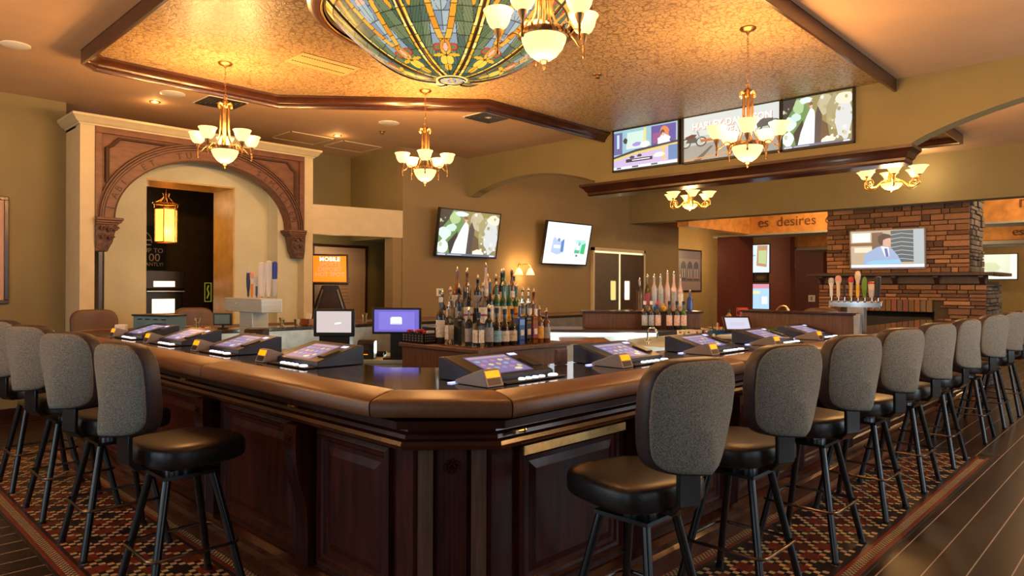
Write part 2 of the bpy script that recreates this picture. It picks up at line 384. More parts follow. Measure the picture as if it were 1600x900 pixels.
struct(MB().b(12, 12.3, -2.85, 8.2, 2.80, CZ).mk('wall_beam', 'olive', smooth=0), 'olive boxed beam in front of the fireplace')
struct(MB().b(15, 15.25, -2.85, 7.0, 2.70, CZ).b(12.3, 15.25, 7.0, 7.25, 2.70, CZ).mk('wall_fascia', 'orange', smooth=0), 'orange plaster fascia with painted lettering')
struct(MB().b(17.5, 17.7, -2.85, 6.95, 2.49, CZ).mk('wall_fascia', 'orange', smooth=0), 'further orange plaster fascia')
struct(MB().b(15, 15.9, -2.85, 7.9, 2.66, 2.70).b(17.4, 18.6, -2.85, 6.9, 2.42, 2.49).mk('trim_7', 'greypaint', smooth=0))
struct(MB().b(17.46, 17.5, 3.0, 6.95, 2.455, 2.50).mk('trim_8', 'walnut', smooth=0))
def lettering(t, size, loc, name='wall_lettering'):
    T = Matrix.Rotation(R(-90), 3, 'Z') @ VR
    o = MB().text(t, size, loc, T, .003).mk(name, mat(name+'_paint', (.16, .06, .02), .7), smooth=0); o['kind'] = 'structure'; return o
lettering('es  desires  of', .30, (14.985, 5.95, 2.93)); lettering('nc  Corp', .32, (14.985, 1.45, 3.02)); lettering('es Tones of', .24, (17.485, 1.92, 2.66))

# ceiling frames: dark crown moulding hung round a wallpapered field
def frame(name, pts, label, closed=True):
    prof = [(0, 3.415), (.022, 3.415), (.03, 3.43), (.03, 3.445), (.05, 3.455), (.06, 3.475), (.085, 3.495), (.10, 3.505), (.115, 3.51), (.115, CZ), (0, CZ)]
    struct(MB().sweep(prof, pts, closed=closed).mk(name, 'walnut'), label)
F1 = [(1.72, 2.35), (2.05, 1.99), (7.47, 1.99), (7.47, 5.52), (5.28, 5.52), (3.62, 7.03), (1.86, 7.03), (1.72, 6.88)]
frame('trim_9', F1[3:]+F1[:3], 'dark crown moulding framing the wallpapered ceiling', False)
struct(MB().prism(F1, CZ-.006, CZ, 'z').mk('ceiling', 'wallpaper', smooth=0), 'gold damask wallpapered ceiling field')
F2 = [(7.95, 2.07), (10.8, 2.07), (10.8, 6.2), (7.95, 6.2)]
frame('trim_10', F2, 'dark crown moulding round the second ceiling field')
struct(MB().prism(F2, CZ-.006, CZ, 'z').mk('ceiling', 'wallpaper', smooth=0), 'second wallpapered ceiling field')

# mosaic tile border let into the floor round the bar
CREAM = (.62, .46, .22); BLK = (.018, .016, .018); RED = (.20, .036, .015); DRED = (.10, .024, .014)
def tilecol(i, j):
    bi, bj = i//3, j//3
    if (bi+bj) % 2 == 0: return CREAM if ((i % 3)+(j % 3)) % 2 == 0 else BLK
    return RED if bi % 2 == 0 else BLK if (bj % 4 < 2) else DRED
b = MB(); T_ = .0335
def tiles(x0, y0, nx, ny, t, fn):
    for i in range(nx):
        for j in range(ny):
            b.col = tuple(v*random.uniform(.8, 1.2) for v in fn(i, j))
            x = x0+i*t; y = y0+j*t; g = t*.03
            b.add([(x+g, y+g, .006), (x+t-g, y+g, .006), (x+t-g, y+t-g, .006), (x+g, y+t-g, .006)], [(0, 1, 2, 3)])
def slab(x0, x1, y0, y1, c): 
    b.col = c; b.b(x0, x1, y0, y1, .0005, .005)
slab(.93, 7.3, 1.17, 1.97, (.03, .02, .018)); slab(.93, 1.75, 1.97, 7.6, (.03, .02, .018))
tiles(1.06, 1.31, 185, 15, T_, tilecol)
tiles(1.06, 1.31+15*T_, 15, 172, T_, lambda i, j: tilecol(i, j+15))
def border_x(y0, x0, x1):
    b.col = RED; 
    for (a, c) in ((y0+.018, RED), (y0+.088, RED)): b.col = c; b.b(x0, x1, a, a+.022, .001, .0065)
    n = int((x1-x0)/.016)
    tiles(x0, y0+.041, n, 3, .0158, lambda i, j: CREAM if (i+j) % 2 else BLK)
def border_y(x0, y0, y1):
    for a in (x0+.018, x0+.088): b.col = RED; b.b(a, a+.022, y0, y1, .001, .0065)
    n = int((y1-y0)/.016)
    tiles(x0+.041, y0, 3, n, .0158, lambda i, j: CREAM if (i+j) % 2 else BLK)
border_x(1.17, .95, 7.28); border_x(1.825, 1.8, 7.28); border_y(.93, 1.2, 7.6); border_y(1.57, 1.9, 7.6)
struct(b.mk('floor_mosaic', 'tile', smooth=0, fix=False), 'patterned encaustic tile border round the bar')

# ================================================================ THE BAR
bar = thing('bar_counter', 'large dark mahogany gaming bar with padded brown armrest and panelled front', 'bar', (0, 0, 0))
XE = 10.6
def loop(x, y, c, far, cf=.35):     # outline of the seating side
    return [(XE, y), (c[1], y), (x, c[0]), (x, far-cf), (x+cf, far), (XE, far)]
body = [(XE, 1.97), (1.93, 1.97), (1.70, 2.18), (1.70, 6.83), (2.0, 7.13), (XE, 7.13)]
b = MB(); prof = [(0, 0), (0, 1.0), (-.05, 1.0), (-.05, 0)]
b.sweep(prof, body); b.mk('front_carcass', 'mahog', bar)
# plinth with stepped base
MB().sweep([(.05, 0), (.05, .10), (.035, .12), (.035, .15), (.015, .17), (0, .18), (0, 0)], body).mk('plinth', 'mahogt', bar)
tr = [(XE, 1.97), (1.93, 1.97), (1.70, 2.18), (1.70, 6.83), (2.0, 7.13), (XE, 7.13)]
MB().sweep([(0, .86), (.055, .86), (.085, .868), (.092, .885), (.085, .90), (.06, .905), (.055, .92), (.04, .93), (.035, .95), (.02, .955), (0, .96)], tr).mk('crown_moulding', 'mahogt', bar)
# deck board under the armrest
MB().sweep([(-.02, .955), (.12, .955), (.12, .985), (-.02, .985)], tr).mk('deck_board', 'mahog', bar)
# padded armrest in segments
def armrest(p, q, m0, m1):
    P0 = Vector(p); P1 = Vector(q); d = (P1-P0).normalized(); n = Vector((-d.y, d.x))   # n points into the bar
    prof = [(0, 1.022), (.003, 1.008), (.012, 1.000), (.03, .997), (.17, .997), (.17, 1.083), (.12, 1.085), (.06, 1.079), (.022, 1.072), (.008, 1.066), (.001, 1.056)]
    rs = []
    for (pt, k_, s_) in ((P0, m0, 1), (P1, m1, -1)):
        for g in (0, .008):
            row = []
            for o, z in prof:
                sh = .004 if g == 0 else 0
                along = k_*o
                w = pt+n*o+d*s_*(along+(.003 if g == 0 else .010))
                zz = z+(-.004 if g == 0 and z > 1.03 else .004 if g == 0 else 0)
                row.append((w.x, w.y, zz))
            rs.append(row)
    rs = [rs[0], rs[1], rs[3], rs[2]]
    MB().ring(rs, flip=True).mk('armrest', 'rail', bar, smooth=38)
A = [(XE, 1.80), (1.875, 1.80), (1.50, 2.19), (1.50, 6.95), (1.85, 7.32), (XE, 7.32)]
t1 = math.tan(R(22.5))
def segs():
    # right run broken at joints, travelled away from the corner
    xs = [1.875, 3.82, 5.75, 7.7, XE]
    for i in range(len(xs)-1): armrest((xs[i], 1.80), (xs[i+1], 1.80), t1 if i == 0 else 0, 0)
    armrest((1.50, 2.19), (1.875, 1.80), t1, t1)
    ys = [6.95, 5.35, 3.75, 2.19]
    for i in range(len(ys)-1): armrest((1.50, ys[i]), (1.50, ys[i+1]), t1 if i == 0 else 0, t1 if i == len(ys)-2 else 0)
    armrest((1.85, 7.32), (1.50, 6.95), t1, t1); armrest((XE, 7.32), (1.85, 7.32), 0, t1)
segs()
# dark stone countertop
top = [(1.66, 2.26), (1.945, 1.965), (XE, 1.965), (XE, 2.52), (2.62, 2.52), (2.17, 3.02), (2.17, 6.35), (2.45, 6.6), (XE, 6.6), (XE, 7.16), (1.92, 7.16), (1.66, 6.88)]
MB().prism(top, 1.035, 1.068, 'z').mk('countertop', 'granite', bar, bevel=.004)
inner = [(XE, 2.50), (2.60, 2.50), (2.15, 3.0), (2.15, 6.37), (2.43, 6.62), (XE, 6.62)]
MB().sweep([(0, 0), (0, 1.03), (.03, 1.03), (.03, 0)], inner).mk('inner_panel', 'steeld', bar)
# raised panels, fluted corbels, rosettes, along each run
def panel(u0, u1, z0, z1, T, name='front_panel', m='mahog'):
    b = MB()
    def fr(a, c, e, f, y0, y1):   # rectangular ring
        o = [(u0+a, z0+a), (u1-a, z0+a), (u1-a, z1-a), (u0+a, z1-a)]; i_ = [(u0+c, z0+c), (u1-c, z0+c), (u1-c, z1-c), (u0+c, z1-c)]
        b.add([T(p[0], y0, p[1]) for p in o]+[T(p[0], y1, p[1]) for p in i_], [(k_, (k_+1) % 4, 4+(k_+1) % 4, 4+k_) for k_ in range(4)])
    fr(0, 0, 0, 0, 0, .022); 
    q = [(0, .022), (.02, .030), (.03, .016), (.045, .014), (.055, .004), (.075, .004), (.11, .014)]
    for (a, ya), (c, yc) in zip(q[:-1], q[1:]): fr(a, c, 0, 0, ya, yc)
    a = .11; b.add([T(u0+a, .014, z0+a), T(u1-a, .014, z0+a), T(u1-a, .014, z1-a), T(u0+a, .014, z1-a)], [(0, 1, 2, 3)])
    return b.mk(name, m, bar, smooth=0)
def rosette(u, z, T, s_=.035):
    b = MB()
    for k_ in range(8):
        a = k_*PI/4
        for (rr, w, dy) in ((.7, .34, .010), (.36, .22, .018)):
            cx, cz = u+s_*rr*math.cos(a+rr), z+s_*rr*math.sin(a+rr); n = 8
            ringp = [T(cx+s_*w*math.cos(2*PI*j/n), 0, cz+s_*w*math.sin(2*PI*j/n)) for j in range(n)]
            r2 = [T(cx+s_*w*.6*math.cos(2*PI*j/n), dy, cz+s_*w*.6*math.sin(2*PI*j/n)) for j in range(n)]
            b.ring([ringp, r2])
    b.ring([[T(u+s_*.2*math.cos(2*PI*j/8), 0, z+s_*.2*math.sin(2*PI*j/8)) for j in range(8)], [T(u+s_*.12*math.cos(2*PI*j/8), .026, z+s_*.12*math.sin(2*PI*j/8)) for j in range(8)]])
    return b.mk('rosette', 'mahogt', bar)
def corbel(u, T, flat=False, w=.055):
    # S-shaped bracket: profile (projection, z)
    if flat: pr = [(.03, .19), (.03, .855)]
    else: pr = [(.045, .19), (.045, .36), (.05, .45), (.065, .52), (.09, .60), (.105, .68), (.108, .76), (.108, .855)]
    b = MB(); rs = []
    for k_ in range(13):
        uu = u-w+2*w*k_/12; g = 0 if k_ in (0, 12) else (-.008 if k_ % 2 else 0)
        rs.append([T(uu, -.01, pr[0][1])]+[T(uu, p+(g if z < .72 else 0), z) for p, z in pr]+[T(uu, -.01, .855)])
    b.ring(rs); o = b.mk('corbel', 'mahog', bar, smooth=30)
    b = MB(); h = (pr[-1][0])
    pass
    def T2(a, y, z): return T(a, y+h-.004, z)
    rosette(u, .79, T2, .034)
TR = lambda u, y, z: (u, 1.97-y, z)       # right run
TL = lambda u, y, z: (1.70-y, u, z)       # left run
cx = [2.90, 3.93, 4.96, 5.99, 7.02, 8.05, 9.08]; cy = [2.96, 4.0, 5.04, 6.08]
for u in cx: corbel(u, TR)
for u in cy: corbel(u, TL)
ed = [1.98]+cx+[10.2]
for a, c in zip(ed[:-1], ed[1:]): panel(a+.09, c-.09, .22, .84, TR)
ed = [2.22]+cy+[6.78]
for a, c in zip(ed[:-1], ed[1:]): panel(a+.09, c-.09, .22, .84, TL)
dd = Vector((.23, -.21)).normalized(); nn = Vector((-dd.y, dd.x))*-1; mid = Vector(((1.70+1.93)/2, (2.18+1.97)/2))
if nn.x > 0: nn = -nn
TC = lambda u, y, z: (mid.x+dd.x*u+nn.x*y, mid.y+dd.y*u+nn.y*y, z)
corbel(0, TC, True, .056)
b = MB()
for s_ in (-1, 1):
    a = .075*s_; c = .135*s_; lo, hi = min(a, c), max(a, c)
    b.add([TC(lo, 0, .18), TC(hi, 0, .18), TC(hi, 0, .856), TC(lo, 0, .856), TC(lo, .016, .18), TC(hi, .016, .18), TC(hi, .016, .856), TC(lo, .016, .856)], [(0, 1, 5, 4), (4, 5, 6, 7), (0, 4, 7, 3), (1, 2, 6, 5), (3, 7, 6, 2)])
b.mk('corner_stile', 'island', bar, smooth=0)
def latch(p, d):
    p = Vector(p); d = Vector(d); b = MB().tube([p, p+d*.05], .007, 8); b.lathe([(.0, -.004), (.011, -.003), (.011, .003), (0, .004)], p+d*.05, 10, T=d.to_track_quat('Z', 'Y').to_matrix()); b.box(p, (.018, .018, .014))
    b.mk('brass_latch', 'brass', bar)
for x in (2.10, 3.05, 4.35, 5.3): latch((x-.12, 1.885, .925), (1, 0, 0))
for y in (3.0, 4.3, 5.6): latch((1.615, y, .935), (0, -1, 0))
MB().b(2.02, 2.72, 1.874, 1.882, .825, .862).mk('gold_strip', 'brass', bar)['label'] = 'worn gold strip under the moulding'
# privacy screen across the bar with stone end post
t = thing('divider_screen', 'low dark wood divider screen standing across the right-hand counter', 'divider', (6.38, 2.42, 1.0695))
MB().b(-.02, .02, -.40, .62, 0, .19).mk('panel', 'island', t, bevel=.003); MB().b(-.04, .05, -.42, .64, .19, .212).mk('cap_rail', 'mahogt', t, bevel=.004)
MB().b(-.035, .035, -.45, -.40, 0, .20).mk('end_post', 'steeld', t, bevel=.004)

# ================================================================ BAR STOOLS
def superpad(b, cx, cy, cz, ax, ay, T, n=28, m=8, e=3.2, lo=-1, hi=1, bend=None, exp=2.6):
    # rounded cushion: outline superellipse ax, ay; thickness profile T
    def ring(t, h):
        r_ = []
        for j in range(n):
            a = 2*PI*j/n; ca, sa = math.cos(a), math.sin(a)
            x = ax*t*math.copysign(abs(ca)**(2/e), ca); y = ay*t*math.copysign(abs(sa)**(2/e), sa)
            r_.append(bend(x, y, h) if bend else (cx+x, cy+y, cz+h))
        return r_
    rs = []
    for i in range(-m, m+1):
        ph = PI/2*i/m*.999; s_ = math.sin(ph); c = math.cos(ph)
        t = abs(c)**(1/exp)*1.0; h = T*math.copysign(abs(s_)**(2/exp*.8), s_)
        if lo <= s_ <= hi or True: rs.append(ring(max(.02, t), h))
    b.ring(rs); return b
def backbend(x, y, h, front):   # x across, y up, h depth (towards the sitter +)
    wy = (y+.207)/.414; taper = .86+.16*min(1, wy*1.5) if wy < .62 else 1.01-.04*(wy-.62)/.38
    X = x*taper; Z = 1.036+y
    Y = -.225+h+.30*x*x-.05*(wy-.2)-.02-.10*max(0, 1-wy)**.8*max(0, 1-abs(x)/.20)*(1 if h < .0 else .4)
    return (X, Y, Z)
def make_stool(kind='grey'):
    t = thing('bar_stool', '', 'bar stool')
    b = MB(); superpad(b, 0, .02, .715, .235, .232, .058, e=3.6, exp=3.6); 
    seat = b.mk('seat', 'vinyl' if kind == 'grey' else 'brownv', t, smooth=60)
    b = MB(); superpad(b, 0, 0, 0, .220, .207, .045, e=4.2, exp=4.5, bend=lambda x, y, h: backbend(x, y, h, 1)); 
    back = b.mk('backrest', 'vinylside' if kind == 'grey' else 'brownv', t, smooth=60)
    b = MB(); superpad(b, 0, 0, 0, .213, .199, .030, e=4.2, exp=4.5, bend=lambda x, y, h: backbend(x, y, h-.024, 1)); 
    shell = b.mk('back_panel', 'fabric', t, smooth=60); shell['label'] = 'grey woven fabric back panel'
    b = MB().prism([(-.10, .655), (-.24, .66), (-.278, .70), (-.278, .93), (-.258, .93), (-.258, .715), (-.232, .685), (-.10, .675)], -.055, .055, 'x')
    br = b.mk('back_bracket', 'blackm', t, bevel=.004)
    b = MB().b(-.15, .15, -.14, .16, .652, .664); b.lathe([(.085, .615), (.085, .652)], n=16); pl = b.mk('swivel_plate', 'blackm', t)
    ft = MB().b(-.125, .125, -.125, .125, .600, .616).mk('top_plate', 'blackm', t)
    for sx in (-1, 1):
        for sy in (-1, 1):
            MB().tube([(sx*.105, sy*.105, .605), (sx*.218, sy*.218, .012)], .0185, 12).lathe([(.021, 0), (.023, .006), (.021, .02)], (sx*.219, sy*.219, 0), 10).mk('leg', 'blackm', t)
    pts = []
    for (sx, sy, a0) in ((1, 1, 0), (-1, 1, 90), (-1, -1, 180), (1, -1, 270)):
        for q in range(5):
            a = R(a0+q*22.5); pts.append((sx*.145+.045*math.cos(a), sy*.16+.045*math.sin(a), .265))
    MB().tube(pts, .008, 8, closed=True).mk('foot_ring', 'ringm', t)
    return t
SW = ('seat', 'backrest', 'back_panel', 'back_bracket', 'swivel_plate')
proto = make_stool(); index(proto)
def place_stool(i, root, x, y, base, swivel, label, group):
    o = root if i == 0 else dup(root, (x, y, 0), 0, label, group)
    o.location = (x, y, 0); o.rotation_euler = (0, 0, base); o['label'] = label; o['group'] = group
    for c in COL.objects:
        if c.parent == o and c.name.split('.')[0] in SW: c.rotation_euler = (0, 0, swivel)
    return o
GR = 'grey-backed stools along the right side of the bar'; GL = 'grey-backed stools along the left side of the bar'
rt = [(2.33, 14, 'nearest grey-backed stool on the right side, beside the bar corner'),
 (3.22, 18, 'second grey-backed stool from the corner on the right side'),
 (4.12, 18, 'third grey-backed stool from the corner on the right side, its back in cool light'),
 (5.02, 18, 'fourth grey-backed stool from the corner on the right side'),
 (5.92, 16, 'fifth grey-backed stool on the right side, below the divider screen'),
 (6.85, 10, 'sixth grey-backed stool on the right side, in front of the fireplace'),
 (8.15, 20, 'seventh grey-backed stool on the right side, past the end of the mosaic'),
 (9.15, 20, 'eighth grey-backed stool on the right side, second from the far end'),
 (10.1, 20, 'farthest grey-backed stool at the right edge of the picture')]
for i, (x, a, l) in enumerate(rt): place_stool(i, proto, x, 1.545, 0, R(-a), l, GR)
lf = [(3.45, 9, 'nearest stool on the left side, its whole black seat in view'), (4.44, 20, 'second stool from the front on the left side of the bar'),
 (5.33, 20, 'third stool from the front on the left side of the bar'), (6.2, 20, 'farthest stool on the left side, cut by the picture edge')]
for (y, a, l) in lf: place_stool(1, proto, 1.295, y, -PI/2, R(a), l, GL)
bp_ = make_stool('brown'); index(bp_)
bk = [(2.14, 7.78, PI, 0, 'brown-backed stool at the far left corner of the bar'), (3.14, 7.78, PI, 0, 'brown-backed stool at the far side behind the steel beer tower'),
 (8.05, 1.60, 0, 0, '')]
for i, (x, y, a, s_, l) in enumerate(bk[:2]): place_stool(i, bp_, x, y, a, s_, l, 'brown stools on the far side of the bar')
place_stool(1, bp_, 8.6, 3.15, PI/2+.2, 0, 'brown-backed stool in front of the stone fireplace opening', 'brown stools on the far side of the bar')
# ================================================================ ARCH SURROUND
t = thing('carved_arch_surround', 'brown carved wooden arch surround with incised Latin lettering on the left wall', 'arch', (3.495, 8.45, 0))
def ell(a, bq, z0, n=40, lo=0, hi=180): return [(a*math.cos(R(hi+(lo-hi)*i/n)), z0+bq*math.sin(R(hi+(lo-hi)*i/n))) for i in range(n+1)]
XL, XR, ZB, ZT = -1.245, 1.245, 2.23, 3.23
def annulus(b, a0, b0, a1, b1, y0, y1, z0=ZB, n=48):
    i_ = ell(a0, b0, z0, n); o = ell(a1, b1, z0, n)
    for k_ in range(n):
        p = [i_[k_], i_[k_+1], o[k_+1], o[k_]]
        b.add([(x, y0, z) for x, z in p]+[(x, y1, z) for x, z in p], [(0, 1, 2, 3), (7, 6, 5, 4), (0, 4, 5, 1), (3, 2, 6, 7)]+([(0, 3, 7, 4)] if k_ == 0 else [])+([(1, 5, 6, 2)] if k_ == n-1 else []))
b = MB(); n = 48; o = ell(1.19, .93, ZB, n)
for k_ in range(n):
    (xa, za), (xb, zb) = o[k_], o[k_+1]
    b.add([(xa, .02, za), (xb, .02, zb), (xb, .02, ZT), (xa, .02, ZT), (xa, .14, za), (xb, .14, zb), (xb, .14, ZT), (xa, .14, ZT)], [(0, 1, 2, 3), (4, 7, 6, 5)])
b.b(XL, -1.19, .02, .14, ZB, ZT).b(1.19, XR, .02, .14, ZB, ZT)
b.mk('spandrel_board', 'carved', t, smooth=20, fix=False)
b = MB(); b.b(XL, XR, -.012, .03, 3.15, ZT).b(XL, XL+.07, -.012, .03, ZB, 3.15).b(XR-.07, XR, -.012, .03, ZB, 3.15); b.mk('outer_frame', 'carved', t, bevel=.006)
for s_ in (-1, 1):
    b = MB()
    # triangular spandrel moulding with a notched outer corner
    pts = [(s_*1.13, 2.62), (s_*1.13, 3.0), (s_*1.08, 3.03), (s_*1.04, 3.08), (s_*1.0, 3.115), (s_*.36, 3.115)]
    arcp = [(s_*1.215*math.cos(R(q)), ZB+.955*math.sin(R(q))) for q in range(72, 22, -4)]
    path = [(x, -.005, z) for x, z in pts+arcp]
    b.tube(path, .014, 8, closed=True)
    p2_ = [(x*.965+s_*.02, -.0, z*.985+.04) for x, z in pts+arcp]; b.tube(p2_, .008, 6, closed=True)
    b.mk('spandrel_moulding', 'carvedd', t)
b = MB(); annulus(b, 1.045, .75, 1.165, .89, -.005, .17); b.mk('archivolt', 'carved', t, smooth=30, fix=False)
b = MB()
for (a, c, w, y) in ((1.165, .89, .014, -.02), (1.19, .915, .012, -.03), (1.215, .94, .014, -.02)): annulus(b, a, c, a+w, c+w, y, .03)
b.mk('arch_moulding', 'carved', t, smooth=30, fix=False)
b = MB(); annulus(b, 1.045, .75, 1.059, .766, -.012, -.004); annulus(b, 1.15, .875, 1.160, .885, -.009, -.004); annulus(b, 1.184, .909, 1.19, .915, -.034, -.02); annulus(b, 1.210, .935, 1.216, .941, -.034, -.02)
for q in (8, 172): b.tube([(1.05*math.cos(R(q)), -.008, ZB+.75*math.sin(R(q))), (1.16*math.cos(R(q)), -.008, ZB+.885*math.sin(R(q)))], .004, 5)
b.mk('incised_lines', 'carvedd', t, smooth=30, fix=False)
b = MB(); txt = 'ABI  ET  TU  FAC  SIMILITER'; n = len(txt)
for k_, ch in enumerate(txt):
    if ch == ' ': continue
    q = 162-(162-10)*k_/(n-1); x, z = 1.103*math.cos(R(q)), ZB+.818*math.sin(R(q))
    tx, tz = 1.103*math.sin(R(q)), -.818*math.cos(R(q)); rot = math.atan2(tz, tx)
    b.text(ch, .10, (x, -.006, z), Matrix.Rotation(-rot, 3, 'Y') @ VR, .003)
b.mk('incised_lettering', 'carvedd', t, smooth=0)['label'] = 'dark incised capitals ABI ET TU FAC SIMILITER'
for s_, nm in ((-1, 'left'), (1, 'right')):
    c = thing('carved_bracket', 'dark carved capital bracket under the %s foot of the wooden arch' % nm, 'bracket', (3.495+s_*1.13, 8.45, 1.86), 0, 'capital brackets of the wooden arch')
    b = MB(); q = -s_
    for (w, y, z0, z1) in ((.150, .085, .34, .37), (.135, .07, .315, .34), (.115, .055, .295, .315)): b.b(-.115 if s_ < 0 else -w, w if s_ < 0 else .115, -y, .15, z0, z1)
    b.mk('abacus', 'carved', c, bevel=.006)
    prof = [(.10, .295), (.085, .25), (.07, .18), (.055, .10), (.03, .05), (.012, .0)]
    b = MB(); rs = []
    for w, z in prof: rs.append([(-.115 if s_ < 0 else -w, -w*.5, z), (w if s_ < 0 else .115, -w*.5, z), (w if s_ < 0 else .115, .14, z), (-.115 if s_ < 0 else -w, .14, z)])
    b.ring(rs); b.mk('console', 'capital', c, bevel=.008)
    b = MB()
    for (x, z) in ((-s_*.075, .25), (-s_*.02, .24), (s_*.05, .25), (-s_*.03, .15), (s_*.04, .16)):
        pts = [(x-s_*.03*(1-k_/14)*math.cos(k_*.75), -.075+.01*k_/14, z+.03*(1-k_/14)*math.sin(k_*.75)) for k_ in range(14)]
        b.tube(pts, .009, 6)
    b.mk('scroll_leaves', 'capital', c)

# ================================================================ TELEVISIONS AND SCREENS
def picture(parent, items, w, h, name='picture', y=-.001, m='colE'):
    b = MB()
    for k_, (c, pts) in enumerate(items):
        b.col = c; yy = y-k_*.00012
        b.add([((p[0]-.5)*w, yy, (p[1]-.5)*h) for p in pts], [list(range(len(pts)))])
    return b.mk(name, m, parent, smooth=0, fix=False)
def rect(x0, y0, x1, y1): return [(x0, y0), (x1, y0), (x1, y1), (x0, y1)]
def blob(cx, cy, rx, ry, n=14, j=.18): return [(cx+rx*math.cos(2*PI*k_/n)*(1+random.uniform(-j, j)), cy+ry*math.sin(2*PI*k_/n)*(1+random.uniform(-j, j))) for k_ in range(n)]
def clampi(items): return [(c, [(min(1, max(0, x)), min(1, max(0, y))) for x, y in p]) for c, p in items]
def tv(label, loc, rz, w, h, items, tilt=0, bez=.018, bc='black', group=None, name='wall_television', cat='television', extra=None, depth=.05):
    t = thing(name, label, cat, loc, rz, group)
    g = MB().b(-w/2, w/2, .004, depth, -h/2, h/2); hs = g.mk('housing', bc, t, bevel=.004)
    g = MB().b(-w/2, w/2, -.010, .004, h/2-bez, h/2).b(-w/2, w/2, -.010, .004, -h/2, -h/2+bez*1.3).b(-w/2, -w/2+bez, -.010, .004, -h/2, h/2).b(w/2-bez, w/2, -.010, .004, -h/2, h/2)
    g.mk('bezel', bc, t, smooth=0)
    pc = picture(t, clampi(items), w-2*bez, h-2.2*bez, y=.002)
    if extra: extra(t)
    t.rotation_euler = (tilt, 0, rz) if False else (Matrix.Rotation(rz, 3, 'Z') @ Matrix.Rotation(tilt, 3, 'X')).to_euler()
    return t
def bride(dk=(.05, .045, .04), ol=(.32, .26, .10)):
    it = [(ol, rect(0, 0, 1, 1)), ((.55, .5, .3), blob(.62, .8, .12, .2)), ((.42, .36, .18), blob(.78, .6, .14, .35)), ((.7, .72, .7), blob(.88, .45, .12, .4)), ((.85, .8, .62), blob(.9, .85, .12, .12)),
          ((.16, .30, .10), [(0, 0), (0, 1), (.30, 1), (.42, .6), (.36, 0)]), (dk, [(0, .5), (0, 1), (.2, 1), (.15, .8), (.02, .55)]), ((.72, .86, .8), blob(.1, .5, .1, .14)), ((.85, .93, .9), blob(.08, .2, .09, .15)), ((.45, .62, .30), blob(.24, .82, .08, .14)),
          ((.62, .80, .72), blob(.2, .62, .08, .08)), ((.75, .88, .86), blob(.34, .93, .10, .06)), (dk, [(.2, .05), (.16, .3), (.3, .55), (.33, .2), (.26, 0)]),
          ((.92, .93, .95), [(.22, .02), (.27, .3), (.36, .62), (.42, .78), (.47, .70), (.50, .4), (.49, .02)]), ((.70, .50, .38), blob(.425, .80, .022, .05)), ((.22, .12, .06), blob(.42, .85, .03, .035)),
          ((.10, .08, .07), [(.47, .02), (.48, .6), (.52, .78), (.58, .6), (.58, .02)]), ((.55, .4, .3), blob(.53, .82, .02, .045)), ((.16, .10, .05), [(.56, .05), (.57, .5), (.66, .4), (.7, .05)]),
          ((.95, .9, .7), blob(.67, .09, .10, .07)), ((.95, .95, .9), blob(.80, .12, .02, .03)), ((.9, .95, .85), blob(.72, .3, .012, .02)), ((.9, .9, .8), blob(.77, .4, .01, .02)), ((.16, .18, .26), rect(0, 0, 1, .055)), ((.6, .62, .7), rect(.02, .01, .14, .045)), ((.5, .52, .62), rect(.17, .015, .4, .035)), ((.8, .8, .85), rect(.88, .012, .97, .045))]
    rs = random.getstate(); random.seed(5)
    for _ in range(46):
        x, y = random.random(), random.uniform(.08, .98)
        if .22 < x < .62 and y < .85: continue
        r_ = random.uniform(.008, .03)
        it.insert(8 if x > .6 else 13, (random.choice(((.30, .42, .16), (.55, .62, .42), (.75, .84, .78), (.18, .24, .08)) if x < .45 else ((.5, .42, .2), (.62, .58, .4), (.40, .34, .14), (.8, .8, .74))), blob(x, y, r_, r_*1.6)))
    random.setstate(rs)
    return it
wz = 8.02
tv('tilted wall television showing a bride among leaves, beside the white-screened one', (7.33, 8.00, 2.31), 0, 1.29, .74, bride(), R(9), group='wall televisions')
drop = [((.96, .97, .98), rect(0, 0, 1, 1)), ((.5, .62, .85), [(.15, .28), (.17, .6), (.2, .66), (.28, .56), (.40, .56), (.40, .62), (.42, .28), (.3, .22)]), ((.12, .25, .6), [(.36, .3), (.36, .56), (.42, .62), (.43, .3)]), ((.9, .93, .98), rect(.2, .38, .35, .46)), ((.2, .3, .6), blob(.30, .59, .03, .04)),
        ((.45, .85, .75), [(.68, .3), (.70, .62), (.92, .62), (.92, .26), (.85, .28)]), ((.05, .55, .2), [(.82, .28), (.84, .5), (.93, .55), (.92, .26)]), ((.92, .97, .98), blob(.76, .46, .06, .09)), ((.05, .35, .2), blob(.745, .22, .03, .03)), ((.1, .5, .3), rect(.68, .28, .8, .36)), ((.25, .55, .65), blob(.78, .52, .03, .05))]
tv('tilted wall television with a bright white screen and two small packets', (9.75, 8.00, 2.27), 0, 1.28, .78, drop, R(11), group='wall televisions')
